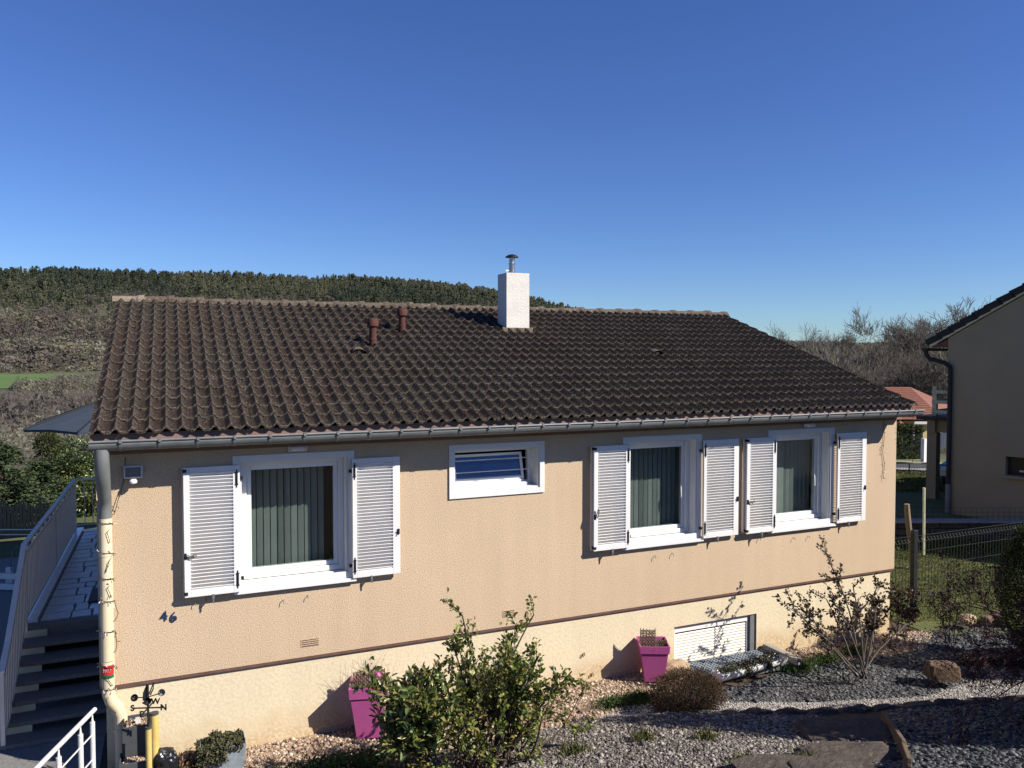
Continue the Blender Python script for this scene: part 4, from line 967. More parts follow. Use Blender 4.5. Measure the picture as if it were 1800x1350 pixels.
def drygrass(t, c, z, n, L, seed, m_=None, spread=.08):
    rng = np.random.default_rng(seed); segs = []
    for k in range(n):
        p = c+np.array([rng.normal(0, spread), rng.normal(0, spread), z]); d = unit(np.array([rng.normal(0, .35), rng.normal(0, .35), 1.])); l = L*rng.uniform(.5, 1.2)
        q = p+d*l*.6; e = q+unit(d+np.array([d[0], d[1], -.15]))*l*.4; segs += [(p, q, .0014, .0011), (q, e, .0011, .0005)]
    V, F = segtubes(segs, 3); npmesh('dry_grass', V, F, m_ or M['postwood'], t)
p1 = onY(612, 1213, 7.88); h1 = p1[2]
t, c, X_, Y_ = pot('pink_pot', 'tall square pink pot with wicker insert half hidden by the green shrub', p1[:2], .40, h1-.02, rad(-16), M['pink'], z0=.02, group=None)
wicker(t, c, X_, Y_, h1-.05, .20, .17, 3, -.06); wicker(t, c+Y_*.1, X_, Y_, h1-.05, .16, .15, 4, .08)
drygrass(t, c, h1-.04, 60, .34, 5)
MB().lathe(tuple(c+X_*.09+Y_*.02+np.array([0, 0, h1+.02])), [(.004, 0), (.03, .01), (.036, .03), (.02, .055), (.002, .06)], 10).build('pink_flower_ball', M['pink'], t, smooth=True)
p2 = onY(1125, 1137, 7.89)
t, c, X_, Y_ = pot('pink_pot', 'pink square pot with wicker insert standing beside the cellar window', p2[:2], .36, p2[2]-.03, rad(-25), M['pink'], z0=.03)
wicker(t, c, X_, Y_, p2[2]-.05, .18, .21, 6, -.07); wicker(t, c+Y_*.03, X_, Y_, p2[2]-.05, .13, .08, 7, .10)
drygrass(t, c, p2[2]-.04, 22, .2, 8)
p3 = onY(878, 1183, 7.80)
t, c, X_, Y_ = pot('grey_pot', 'grey-green square pot against the base wall behind the green shrub', p3[:2], .36, p3[2]-.0, rad(-10), M['grypot2'], z0=.0, basew=.72)
drygrass(t, c, p3[2]-.05, 60, .22, 11); mossy('low_plant', c+np.random.default_rng(4).normal(0, .07, (500, 3))*[1, 1, .5]+[0, 0, p3[2]], .02, M['brownleaf'], t, 5)

# grey stacked planter with tubes and weather vane in the lower left
pl = thing('stacked_planter', 'charcoal two-tier planter stacked against the wall in the lower left', 'planter', (-.3, 7.95, -.1))
yb, yt_ = 8.17, 7.86
zt = onY(225, 1285, 7.86)[2]; xa, xb = onY(213, 1290, 7.86)[0], onY(262, 1290, 7.86)[0]
def tray(x0, x1, y0, y1, z0, z1, name):
    b = MB(); w_ = .014; b.box(x0, x1, y0, y0+w_, z0, z1); b.box(x0, x1, y1-w_, y1, z0, z1); b.box(x0, x0+w_, y0+w_, y1-w_, z0, z1); b.box(x1-w_, x1, y0+w_, y1-w_, z0, z1); b.box(x0+w_, x1-w_, y0+w_, y1-w_, z0, z0+.02)
    o = b.build(name, M['grypot'], pl, bevel=.004)
    MB().box(x0+w_+.001, x1-w_-.001, y0+w_+.001, y1-w_-.001, z1-.06, z1-.04).build('soil', M['soil'], o)
    rng = np.random.default_rng(int(z1*100)+5); n_ = 260; V = OCT[None]*rng.uniform(.6, 1.2, (n_, 6, 1))*.011+np.stack([rng.uniform(x0+.03, x1-.03, n_), rng.uniform(y0+.03, y1-.03, n_), rng.uniform(z1-.042, z1-.025, n_)], -1)[:, None]
    npmesh('pebble_filling', V.reshape(-1, 3), (OCF[None]+(np.arange(n_)*6)[:, None, None]).reshape(-1, 3), M['pebble'], o, rnd=np.repeat(rng.random(n_), 6), kind='stuff'); return o
tray(xa, xb+.02, 7.90, 8.17, zt-.26, zt+.015, 'upper_tray'); tray(xa-.02, xb+.02, 7.72, 7.97, zt-.55, zt-.24, 'lower_tray')
tag(MB().box(xa+.11, xa+.155, 8.02, 8.026, zt-.02, zt+.045).build('plant_label', M['railwhite']), 'small white plant label standing in the upper tier of the charcoal planter', 'label')
def tube(u_, v0, v1, y, r, label):
    a_ = onY(u_, v0, y); c_ = onY(u_, v1, y)
    o = MB().tube([(a_[0], y, c_[2]-.05), (a_[0], y, a_[2])], r, 16).build('yellow_tube', M['yellow'], None, smooth=True); tag(o, label, 'tube')
    MB().tube([(a_[0], y, a_[2]+.001), (a_[0], y, a_[2]+.02)], r*1.04, 16).build('tube_cap', M['grypot'], o, smooth=True)
    return a_
tube(271, 1256, 1336, 7.80, .036, 'thick yellow plastic tube standing upright beside the charcoal planter')
q = tube(260.5, 1281, 1346, 7.66, .026, 'thin yellow plastic tube carrying the weather vane')
wv = thing('weather_vane', 'small black weather vane with wind cups and compass letters', 'weather vane', (q[0], 7.66, q[2]))
vx = q[0]; vy = 7.66; ztop = onY(262, 1203, vy)[2]
MB().tube([(vx, vy, q[2]), (vx, vy, ztop)], .010, 8).build('mast', M['anthra'], wv)
za = onY(262, 1244, vy)[2]; zc = onY(262, 1225, vy)[2]
m = MB()
for a in (rad(-20), rad(70)): m.beam((vx-.13*math.cos(a), vy-.13*math.sin(a), za), (vx+.13*math.cos(a), vy+.13*math.sin(a), za), .010, .010)
m.build('compass_arms', M['anthra'], wv)
for ch_, a in (('S', 160), ('N', -20), ('E', 250), ('W', 70)):
    cu = bpy.data.curves.new('l', 'FONT'); cu.body = ch_; cu.size = .075; cu.extrude = .004; cu.offset = .002; tt = bpy.data.objects.new('tmp', cu); COL.objects.link(tt); bpy.context.view_layer.update()
    me = bpy.data.meshes.new_from_object(tt.evaluated_get(bpy.context.evaluated_depsgraph_get())); bpy.data.objects.remove(tt); me.materials.clear(); me.materials.append(M['black'])
    o = bpy.data.objects.new('compass_letter', me); COL.objects.link(o); o.parent = wv; o.location = Vector((vx+.13*math.cos(rad(a))-.022, vy+.13*math.sin(rad(a)), za-.02))-wpos(wv); o.rotation_euler = (rad(90), 0, rad(-20))
for k, a in enumerate((165, 15, 270)):
    e = (vx+.115*math.cos(rad(a)), vy+.115*math.sin(rad(a)), zc+(.008 if k else 0))
    MB().beam((vx, vy, zc), e, .007, .007).build('cup_arm', M['anthra'], wv)
    vv = []; n = 12
    for (s, dx) in ((1, 0), (.85, .018), (.45, .03), (.05, .034)): vv += [(e[0]+dx*.6, e[1]+dx*.8+.032*s*math.cos(2*math.pi*q_/n)*.35, e[2]+.032*s*math.sin(2*math.pi*q_/n)) if False else (e[0]+.032*s*math.cos(2*math.pi*q_/n), e[1]+dx, e[2]+.034*s*math.sin(2*math.pi*q_/n)) for q_ in range(n)]
    MB().add(vv, [(r*n+q_, r*n+(q_+1) % n, (r+1)*n+(q_+1) % n, (r+1)*n+q_) for r in range(3) for q_ in range(n)]).build('wind_cup', M['black'] if k != 1 else M['zinc'], wv, smooth=True)
MB().prism([(vx-.045, vy, ztop-.14), (vx-.04, vy, ztop-.07), (vx-.008, vy, ztop+.01), (vx+.006, vy, ztop-.02), (vx+.004, vy, ztop-.14)], (0, 0, 0), (0, .005, 0)).build('vane_figure', M['anthra'], wv)
MB().tube([(vx+.01, vy, ztop-.09), (vx+.05, vy, ztop+.01), (vx+.045, vy, ztop-.045), (vx+.02, vy, ztop-.10)], .006, 5).build('vane_tail', M['anthra'], wv)
MB().prism([(vx-.01, vy, za+.02), (vx-.05, vy, za+.05), (vx-.01, vy, za+.085)], (0, 0, 0), (0, .005, 0)).build('vane_arrow', M['anthra'], wv)
# crumpled black film / dark plant beside it
p = onY(292, 1338, 7.75); rockmesh('black_bag', (p[0], 7.78, p[2]-.02), (.10, .09, .12), M['blackbag'], 4, 'crumpled shiny black plastic bag beside the yellow tubes', 'bag', sub=4)
p = onY(325, 1345, 7.8); o = mossy('dark_plant', np.array([p[0], 7.82, p[2]-.05])+np.random.default_rng(2).normal(0, 1, (900, 3))*[.12, .07, .05], .02, M['brownleaf'], None, 6, (.04, .02)); tag(o, 'low brown-green plant between the black bag and the zinc trough', 'plant')
# zinc trough
zt_ = thing('zinc_trough', 'galvanised zinc trough overflowing with succulents at the foot of the wall', 'planter', (.3, 7.95, 0))
b0 = onY(352, 1335, 7.80); b1 = onY(430, 1307, 7.90); X0, X1 = b0[0], b1[0]; zt2 = onY(430, 1302, 7.80)[2]
def trough(x0, x1, y0, y1, z0, z1, tp):
    v = [(x0+tp, y0+tp, z0), (x1-tp, y0+tp, z0), (x1-tp, y1-tp, z0), (x0+tp, y1-tp, z0), (x0, y0, z1), (x1, y0, z1), (x1, y1, z1), (x0, y1, z1)]; return v, [(3, 2, 1, 0), (0, 1, 5, 4), (1, 2, 6, 5), (2, 3, 7, 6), (3, 0, 4, 7)]
v, f = trough(X0, X1, 7.74, 8.02, max(-.02, zt2-.24), zt2, .02); o = MB().add(v, f).build('trough_shell', M['zincbox'], zt_); md = o.modifiers.new('t', 'SOLIDIFY'); md.thickness = .008
MB().box(X0+.015, X1-.015, 7.755, 8.005, zt2-.07, zt2-.05).build('soil', M['soil'], zt_)
rng = np.random.default_rng(12); n = 2600; P = np.stack([rng.uniform(X0-.03, X1-.03, n), rng.uniform(7.72, 8.0, n), zt2-.05+rng.uniform(0, .075, n)], -1); P[:, 2] += .035*np.sin(P[:, 0]*22)*(P[:, 0] < (X0+X1)/2)
P2 = np.stack([rng.uniform(X0-.02, X0+(X1-X0)*.55, 900), rng.uniform(7.68, 7.75, 900), zt2-rng.uniform(-.04, .13, 900)], -1)
mossy('succulents', np.concatenate([P, P2]), .02, M['moss'], zt_, 13, (.028, .018))

# ------------------------------------------------------------------ shrubs
def stems_fan(base, n, H_, rn, tilt=.45, r=.011, spread=.12, **k):
    out = []
    for i in range(n):
        a = rn.uniform(0, 2*math.pi); t_ = abs(rn.gauss(0, tilt)); d = (math.cos(a)*t_, math.sin(a)*t_, 1)
        out.append(dict(p=(base[0]+rn.uniform(-spread, spread), base[1]+rn.uniform(-spread, spread)*.6, base[2]), d=d, L=H_*rn.uniform(.75, 1.05), r=r*rn.uniform(.7, 1.2), **k))
    return out
rn = random.Random(21)
bx_, by_ = floorXY(862, 6.75); bz_ = float(H(bx_, by_))
st_ = stems_fan((bx_, by_, bz_), 52, .76, rn, .95, .010, .34, maxl=2, kids=3, wob=.10, ang=.6, up=.05, steps=6, ratio=.36)
for (u_, v_) in ((836, 1085), (868, 1080), (900, 1090), (775, 1140), (815, 1145), (930, 1155), (960, 1150), (985, 1160)):
    e = atF(u_, v_, 6.7+rn.uniform(-.15, .15)); b0 = np.array([bx_+rn.uniform(-.1, .1), by_+rn.uniform(-.08, .08), bz_]); d = e-b0; L = np.linalg.norm(d)
    st_.append(dict(p=b0, d=d/L, L=L, r=.010, maxl=1, kids=9, wob=.035, ang=.75, up=.0, steps=11, ratio=.12))
woody('green_shrub', 'tall green shrub with fresh small leaves in the middle of the front garden', 'shrub', (bx_, by_, bz_), st_, M['bark'], M['shrubleaf'], (.046, .030), 22, per=2, lv=1, k=5, dens=.85)
bx_, by_ = floorXY(724, 6.5); bz_ = float(H(bx_, by_)); rn = random.Random(5)
st_ = stems_fan((bx_, by_, bz_), 18, .70, rn, .32, .011, .16, maxl=2, kids=4, wob=.12, ang=.7, up=.08, steps=5, ratio=.40)
woody('laurel_bush', 'broad-leaved olive laurel bush at the left of the tall green shrub', 'shrub', (bx_, by_, bz_), st_, M['bark'], M['laurel'], (.085, .036), 23, per=3, lv=1, k=5, dens=.75, jit=.55)
bx_, by_ = floorXY(585, 6.9); rng = np.random.default_rng(31); n = 2600
P = np.stack([bx_+rng.normal(0, .30, n), by_+rng.normal(0, .16, n), np.zeros(n)], -1); P[:, 2] = H(P[:, 0], P[:, 1])+rng.uniform(0, .20, n)
o = leafmesh('low_shrub', P, rng.normal(0, 1, (n, 3))+[0, 0, .6], .05*rng.uniform(.6, 1.3, n), .018, M['cover'], None, rng); tag(o, 'low dark green ground shrub on the pebbles left of the laurel', 'shrub')
# rose bush at the right: base just left of the dark slate
rb = onZ(1515, 1192, .02); rn = random.Random(9); st_ = []
for (u_, v_, dy) in ((1490, 985, 0), (1400, 1040, -.1), (1418, 1075, .05), (1455, 1030, 0), (1545, 1035, .15), (1575, 1060, .25), (1415, 1105, -.2), (1500, 1030, .1), (1530, 1060, .1), (1600, 1080, .2), (1450, 1065, .1)):
    e = onY(u_, v_, rb[1]+dy); d = e-rb; L = np.linalg.norm(d); st_.append(dict(p=rb+np.array([rn.uniform(-.05, .05), rn.uniform(-.05, .05), 0]), d=d/L+np.array([0, 0, .05]), L=L, r=.011, maxl=1, kids=7, wob=.05, ang=.75, up=.0, steps=9, ratio=.16, start=.45))
woody('rose_bush', 'sparse rose bush with dark reddish leaves in front of the right end of the wall', 'shrub', tuple(rb), st_, M['greybark'], M['roseleaf'], (.045, .030), 10, per=4, lv=1, k=5, dens=.8, group=None)
rb = onZ(1668, 1128, 0.); st_ = stems_fan(rb, 11, .72, rn, .28, .007, .1, maxl=1, kids=6, wob=.08, ang=.6, up=.0, steps=7, ratio=.22)
woody('rose_bush', 'small bare rose bush with a few brown leaves in front of the wire fence', 'shrub', tuple(rb), st_, M['greybark'], M['roseleaf'], (.035, .02), 12, per=2, lv=1, k=4, dens=.55)
rb = onZ(1580, 1122, 0.); st_ = stems_fan(rb, 9, .62, rn, .4, .006, .12, maxl=1, kids=6, wob=.08, ang=.6, up=.0, steps=6, ratio=.25)
woody('rose_bush', 'low rose bush with red-brown leaves by the right corner of the house', 'shrub', tuple(rb), st_, M['greybark'], M['roseleaf'], (.05, .03), 13, per=4, lv=1, k=4, dens=.7)
# ball shaped brown bush
def ball_bush(name, label, c, r, n, m, leaf, seed, stalks=200, m_st=None, sq=1., cat='shrub', shell=.5, outward=.8, egg=0.):
    t = thing(name, label, cat, (c[0], c[1], c[2]-r[2])); rng = np.random.default_rng(seed)
    d = unit(rng.normal(0, 1, (n, 3))); rr_ = rng.uniform(shell, 1, n)**.6
    lump = 1+.07*np.sin(d[:, 0]*7+seed)*np.cos(d[:, 2]*6)+.05*rng.normal(0, 1, n); nr = np.array(r)
    P = d*(rr_*lump)[:, None]*nr*(1-egg*d[:, 2:3])+np.array(c)
    leafmesh('foliage', P, d*outward+rng.normal(0, .6, (n, 3))+[0, 0, .3], leaf[0]*rng.uniform(.5, 1.3, n), leaf[1], m, t, rng)
    segs = []; b = np.array([c[0], c[1], c[2]-r[2]])
    for k in range(stalks):
        e = b+(unit(rng.normal(0, 1, 3)*[1, 1, .6]+[0, 0, .45])*nr*[1, 1, 2.0]*rng.uniform(.7, 1.05)); mid = (b+e)/2+rng.normal(0, .03, 3)
        segs += [(b+rng.normal(0, .02, 3)*[1, 1, 0], mid, .006, .004), (mid, e, .004, .0015)]
    V, F = segtubes(segs, 4); npmesh('stems', V, F, m_st or M['bark'], t); return t
ball_bush('brown_bush', 'rounded reddish brown dwarf bush beside the white gravel', (5.22, 7.08, .22), (.44, .36, .26), 22000, M['brownleaf'], (.020, .007), 41, 520, outward=1.2)
# clipped dark thuja at right edge
tp = floorXY(1800, 9.9); ball_bush('clipped_thuja', 'dark egg-shaped clipped thuja at the right edge in front of the neighbouring house', (tp[0]+.36, tp[1]-.16, .86), (.56, .56, .90), 26000, M['thuja'], (.045, .016), 42, 120, shell=.75, outward=1.2, egg=-.12)
# small plants in front
for i_, (u_, v_, r_, n_, lab) in enumerate(((1120, 1235, .20, 1500, 'bright green cushion plant left of the brown bush'), (1075, 1243, .16, 900, 'small green cushion plant at the edge of the beige pebbles'), (1400, 1180, .22, 1500, 'green cushion plant right of the white trough'),
        (1450, 1165, .22, 1400, 'green cushion plant on the pebbles behind the rose bush'), (1500, 1150, .18, 900, 'small tufted plant behind the stems of the rose bush'))):
    p = gp(u_, v_); rng = np.random.default_rng(60+i_); P = np.stack([p[0]+rng.normal(0, r_*.6, n_), p[1]+rng.normal(0, r_*.32, n_), np.zeros(n_)], -1); P[:, 2] = rng.uniform(0, .09, n_)+H(P[:, 0], P[:, 1])
    tag(leafmesh('cushion_plant', P, rng.normal(0, .7, (n_, 3))+[0, 0, 1], .035*rng.uniform(.5, 1.3, n_), .010, M['cover'], None, rng), lab, 'plant')
for i_, (u_, v_, lab) in enumerate(((1130, 1302, 'tuft of grass in the grey gravel below the brown bush'), (1240, 1300, 'faint tuft of grass in the shaded grey gravel'), (1415, 1345, 'tuft of grass beside the slab steps'), (1010, 1325, 'small dark weed in the grey gravel near the shrub'), (1310, 1345, 'small tuft of weeds in the sunlit grey gravel'))):
    p = gp(u_, v_); rng = np.random.default_rng(70+i_); n_ = 160; P = p+np.stack([rng.normal(0, .06, n_), rng.normal(0, .05, n_), np.zeros(n_)], -1)
    tag(leafmesh('grass_tuft', P, rng.normal(0, .4, (n_, 3))+[0, 0, 1], .09*rng.uniform(.4, 1.2, n_), .006, M['blade'], None, rng), lab, 'grass tuft')
# red-leaved Japanese maple at the lower right
mx, my = floorXY(1880, 7.6); mb_ = (mx, my, float(H(mx, my))); rn = random.Random(77); st_ = []
for k in range(34):
    u_ = rn.uniform(1700, 1900); v_ = rn.uniform(1075, 1230); e = atF(u_, v_, rn.uniform(6.6, 8.6)); b0 = np.array(mb_)+np.array([0, 0, .55]); d = e-b0; L = np.linalg.norm(d)*.95
    st_.append(dict(p=b0, d=d/L+np.array([0, 0, .30]), L=L, r=.008, maxl=3, kids=4, wob=.16, ang=.65, up=-.06, steps=6, ratio=.34))
st_.append(dict(p=mb_, d=(0, 0, 1), L=.6, r=.04, maxl=0, kids=0, wob=.1, ang=.5, up=0, steps=3, ratio=.5))
woody('japanese_maple', 'dark red weeping Japanese maple with fine twigs at the lower right', 'tree', mb_, st_, M['bark'], M['mapleleaf'], (.030, .011), 78, per=2, lv=2, k=3, dens=.7, jit=.8, trunk='branches')
p = onY(1780, 1110, 6.6)
# unseen, off to the right: hedge added to shade the garden steps
hg = thing('hedge', 'unseen clipped hedge added to cast shade over the garden steps', 'hedge', (9.8, 3.1, 0)); rng = np.random.default_rng(91); n = 26000
tt = rng.uniform(0, 1, n); hp = np.stack([7.05+tt*5.9, 3.97-tt*1.82+rng.uniform(-.35, .35, n), np.zeros(n)], -1); top_ = 3.05+.12*np.sin(tt*23)+.08*np.sin(tt*57)
hp[:, 2] = rng.uniform(0, 1, n)**.8*(top_-.2)+.45+rng.normal(0, .03, n); leafmesh('foliage', hp, rng.normal(0, 1, (n, 3)), .10*rng.uniform(.6, 1.3, n), .05, M['thuja'], hg, rng)
MB().prism([(7.25, 3.75, .3), (12.8, 2.0, .3), (12.8, 2.3, .3), (7.25, 4.0, .3)], (0, 0, 0), (0, 0, 2.7)).build('hedge_core', M['thuja'], hg)

# ------------------------------------------------------------------ fence, retaining wall, lawn grass
fc = thing('wire_fence', 'low green wire mesh fence with anthracite posts at the right of the house', 'fence', (12, 8.95, 0))
fy_ = 8.93; fz = 1.06
for (x, h_, w_) in ((11.02, 1.16, .045), (9.84, 1.02, .032), (15.8, 1.12, .045)): MB().box(x-w_, x+w_, fy_-w_*.8, fy_+w_*.8, -.1, h_).build('fence_post', M['anthra'], fc, bevel=.006)
m = MB()
for x in np.arange(9.86, 15.8, .075): m.tube([(x, fy_, .02), (x, fy_, fz-.09), (x, fy_+.035, fz-.05), (x, fy_, fz), ], .0048, 3, cap=False)
for z in (.05, .30, .55, .80, fz-.10, fz): m.tube([(9.86, fy_+.003, z), (15.8, fy_+.003, z)], .0050, 3, cap=False)
m.tube([(9.86, fy_+.038, fz-.05), (15.8, fy_+.038, fz-.05)], .0034, 3, cap=False); m.build('wire_mesh', M['greenwire'], fc, kind='stuff')
p = onZ(1605, 990, .0); tag(MB().tube([(p[0]-.0, p[1], -.05), (p[0]-.18, p[1], .95), (p[0]-.20, p[1], 1.16)], [.05, .055, .05], 7).build('wooden_stake', M['postwood']), 'leaning weathered wooden stake behind the wire fence', 'stake')
p = onZ(1623, 975, .0); tag(MB().tube([(p[0], p[1], 0), (p[0]-.02, p[1], 1.35)], .028, 6).build('green_stake', M['dwood']), 'thin pale green metal post behind the wire fence', 'post')
rw = thing('retaining_wall', 'old rough stone retaining wall across the back of the side lawn', 'wall', (15.5, 11.8, 0)); rn = random.Random(4)
A = np.array([*floorXY(1470, 17.05), 0]); B = np.array([*floorXY(1830, 17.05), 0]); dr = unit(B-A); Lw = np.linalg.norm(B-A); nrm = np.array([dr[1], -dr[0], 0])
if nrm@FH > 0: nrm = -nrm
MB().obox((A+B)/2+np.array([0, 0, .1])-nrm*.10, dr, nrm, (0, 0, 1), Lw/2, .10, .26).build('wall_core', M['oldwall'], rw)
z = -.12
for row in range(3):
    h_ = (.17, .16, .14)[row]; x = rn.uniform(0, .1)
    while x < Lw:
        l = rn.uniform(.22, .48); c_ = A+dr*(x+l/2)+np.array([0, 0, z+h_/2])-nrm*rn.uniform(-.01, .02)
        MB().obox(c_, dr, nrm, (0, 0, 1), l/2-.008, .06, h_/2-.008).build('stone', M['oldwall'], rw, bevel=.018); x += l
    z += h_
x = 0
while x < Lw: l = rn.uniform(.4, .7); MB().obox(A+dr*(x+l/2)+np.array([0, 0, z+.02]), dr, nrm, (0, 0, 1), l/2-.006, .17, .02).build('coping_stone', M['pave'], rw, bevel=.01); x += l
tf = thing('terrace_fence', 'thin dark wire fence standing on the old stone retaining wall', 'fence', tuple((A+B)/2+np.array([0, 0, .38])))
m = MB()
for x in np.arange(0, Lw, .12): q = A+dr*x+np.array([0, 0, .38]); m.tube([q, q+(0, 0, .28)], .003, 3, cap=False)
for h_ in (.0, .09, .18, .28): m.tube([A+(0, 0, .38+h_), B+(0, 0, .38+h_)], .003, 3, cap=False)
m.build('wires', M['greenwire'], tf, kind='stuff')
rng = np.random.default_rng(15)
q = scatter([(9.9, 8.6), (9.9, 12), (14, 13), (17.5, 11), (16, 8), (12.6, 7.4)], 42000, rng); P = np.stack([q[:, 0], q[:, 1], H(q[:, 0], q[:, 1])], -1); n = len(P)
f_ = q@FH[:2]; tall = 1+2.2*np.clip((f_-15.6)/1.2, 0, 1)
leafmesh('lawn_grass', P, rng.normal(0, .45, (n, 3))+[0, 0, 1], .05*rng.uniform(.4, 1.3, n)*tall, .012, M['blade'], None, rng, kind='stuff')
q = scatter([floorXY(1560, 22), floorXY(1720, 22), floorXY(1730, 27.4), floorXY(1540, 27.4)], 12000, rng); P = np.stack([q[:, 0], q[:, 1], H(q[:, 0], q[:, 1])], -1); n = len(P)
leafmesh('lawn_grass', P, rng.normal(0, .45, (n, 3))+[0, 0, 1], .09*rng.uniform(.4, 1.3, n), .03, M['blade'], None, rng, kind='stuff')

# ------------------------------------------------------------------ neighbouring house at the right edge
nh = thing('house', 'shaded beige house with dark tiled verge at the right edge', 'house', (17.2, 13.1, 0))
C0 = np.array([17.2, 13.1, 0]); e = np.array([.30, -.954, 0]); o_ = np.array([-.954, -.30, 0]); inn = -o_; W_ = 8.4; zt0 = 4.42; pt = math.tan(rad(31))
def NP(t, d, z): return C0+e*t+inn*d+np.array([0, 0, z])
wx0, wx1, wz0, wz1 = 1.27, 2.4, 1.25, 1.68
m = MB()
def npoly(pts, d0, d1): m.prism([NP(t, d0, z) for t, z in pts], NP(0, d0, 0), NP(0, d1, 0))
npoly([(0, -.3), (wx0, -.3), (wx0, zt0+wx0*pt), (0, zt0)], 0, .3)
npoly([(wx1, -.3), (W_, -.3), (W_, zt0), (W_/2, zt0+W_/2*pt), (wx1, zt0+wx1*pt)], 0, .3)
npoly([(wx0, -.3), (wx1, -.3), (wx1, wz0), (wx0, wz0)], 0, .3); npoly([(wx0, wz1), (wx1, wz1), (wx1, zt0+wx1*pt), (wx0, zt0+wx0*pt)], 0, .3)
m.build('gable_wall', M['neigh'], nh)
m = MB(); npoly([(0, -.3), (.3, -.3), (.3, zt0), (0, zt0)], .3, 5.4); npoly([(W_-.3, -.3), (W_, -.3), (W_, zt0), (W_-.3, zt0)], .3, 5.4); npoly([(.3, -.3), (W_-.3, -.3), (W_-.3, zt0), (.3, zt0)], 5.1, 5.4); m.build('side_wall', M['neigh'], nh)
wn_ = MB().obox(NP((wx0+wx1)/2, -.03, wz0-.03), e, o_, (0, 0, 1), (wx1-wx0)/2+.08, .06, .03).build('window_sill', M['neigh'], nh)
MB().obox(NP((wx0+wx1)/2, .2, (wz0+wz1)/2), e, o_, (0, 0, 1), (wx1-wx0)/2, .01, (wz1-wz0)/2).build('window', M['anthra'], nh)
MB().obox(NP((wx0+wx1)/2+.12, .15, wz0+.10), e, o_, (0, 0, 1), (wx1-wx0)/2-.13, .02, .02).build('window_rail', M['dwood'], nh)
sl = unit(e+np.array([0, 0, pt])); nn = np.cross(sl, o_); nn = nn if nn[2] > 0 else -nn
m = MB(); a_ = NP(-.42, -.02, zt0-.42*pt+.10); b_ = NP(W_/2, -.02, zt0+W_/2*pt+.10)
m.obox((a_+b_)/2-nn*.03+inn*.0, sl, nn, o_, np.linalg.norm(b_-a_)/2, .035, .02); m.build('barge_board', M['dwood'], nh)
k = 0; s = 0; Ls = np.linalg.norm(b_-a_)
MB().obox((a_+b_)/2+inn*2.75+nn*.05, sl, inn, nn, Ls/2, 2.75, .04).build('roof_slab', M['darktile'], nh)
a2 = NP(W_+.42, 2.75, zt0-.42*pt+.10); b2 = NP(W_/2, 2.75, zt0+W_/2*pt+.10); sl2 = unit(b2-a2); nn2 = np.cross(sl2, o_); nn2 = nn2 if nn2[2] > 0 else -nn2
MB().obox((a2+b2)/2+nn2*.05, sl2, inn, nn2, Ls/2, 2.75, .04).build('roof_slab', M['darktile'], nh)
while s < Ls-.1:
    c_ = a_+sl*(s+.15)+nn*(.055)+o_*.03; MB().obox(c_, unit(sl-nn*.09), nn, o_, .185, .075, .03).build('verge_tile', M['darktile'], nh, bevel=.008)
    MB().obox(c_+inn*.18+nn*.055, unit(sl-nn*.09), inn, nn, .185, .17, .02).build('roof_tile', M['darktile'], nh, bevel=.01); s += .30
m = MB().prism([NP(-.40, -.0, zt0-.42*pt+.03), NP(0, -.0, zt0-.02), NP(0, -.0, zt0-.22), NP(-.38, 0, zt0-.22)], NP(0, 0, 0), NP(0, 5.4, 0)); m.build('eave_box', M['band'], nh)
m = MB(); vv = []; n = 8
for d in (-.12, 5.5):
    for q in range(n+1): t_ = math.pi*q/n; vv.append(NP(-.50-.065*math.cos(t_), d, zt0-.24-.07*math.sin(t_)))
m.add(vv, [(q, q+1, n+2+q, n+1+q) for q in range(n)]+[tuple(range(n+1)), tuple(range(n+1, 2*n+2))]); m.build('gutter', M['anthra'], nh)
MB().tube([NP(-.50, -.06, zt0-.28), NP(-.47, -.06, zt0-.40), NP(-.40, -.06, zt0-.50), NP(-.05, -.07, zt0-.60), NP(.07, -.07, zt0-.70), NP(.08, -.07, zt0-.85), NP(.08, -.07, .9)], .052, 10).build('downpipe', M['anthra'], nh, smooth=True)
MB().tube([NP(.08, -.07, .9), NP(.08, -.07, .2)], .060, 10).build('downpipe_foot', M['zinc'], nh, smooth=True)
# its balcony on a concrete frame
nb_ = thing('neighbour_balcony', 'concrete-framed balcony with rustic wooden rail behind the shaded house', 'balcony', (18.7, 14.7, 0))
cp = np.array([*floorXY(1643, 21), 0]); d2 = inn; f2 = -e
MB().obox(cp+np.array([0, 0, 1.2]), d2, f2, (0, 0, 1), .14, .12, 1.1).build('column', M['neigh'], nb_)
MB().obox(cp+d2*3+np.array([0, 0, 1.2]), d2, f2, (0, 0, 1), .14, .12, 1.1).build('column', M['neigh'], nb_)
MB().obox(cp+d2*1.7-f2*.0+np.array([0, 0, 2.12]), d2, f2, (0, 0, 1), 1.9, .10, .17).build('beam', M['neigh'], nb_)
MB().obox(cp+e*.6+np.array([0, 0, 2.12]), e, d2, (0, 0, 1), .5, .10, .17).build('beam', M['neigh'], nb_)
MB().obox(cp+d2*1.6+e*.45+np.array([0, 0, 2.34]), d2, e, (0, 0, 1), 2.0, .75, .045).build('slab', M['anthra'], nb_)
for (t_) in (.02, .52): MB().obox(cp+e*t_+np.array([0, 0, 2.74]), e, d2, (0, 0, 1), .055, .055, .44).build('rail_post', M['dwood'], nb_)
for z in (2.50, 2.76, 3.03): MB().obox(cp+e*.68-d2*.06+np.array([0, 0, z]), e, d2, (0, 0, 1), .70, .03, .045).build('rail_board', M['dwood'], nb_); MB().obox(cp+d2*1.7+np.array([0, 0, z]), d2, e, (0, 0, 1), 1.8, .03, .045).build('rail_board', M['dwood'], nb_)
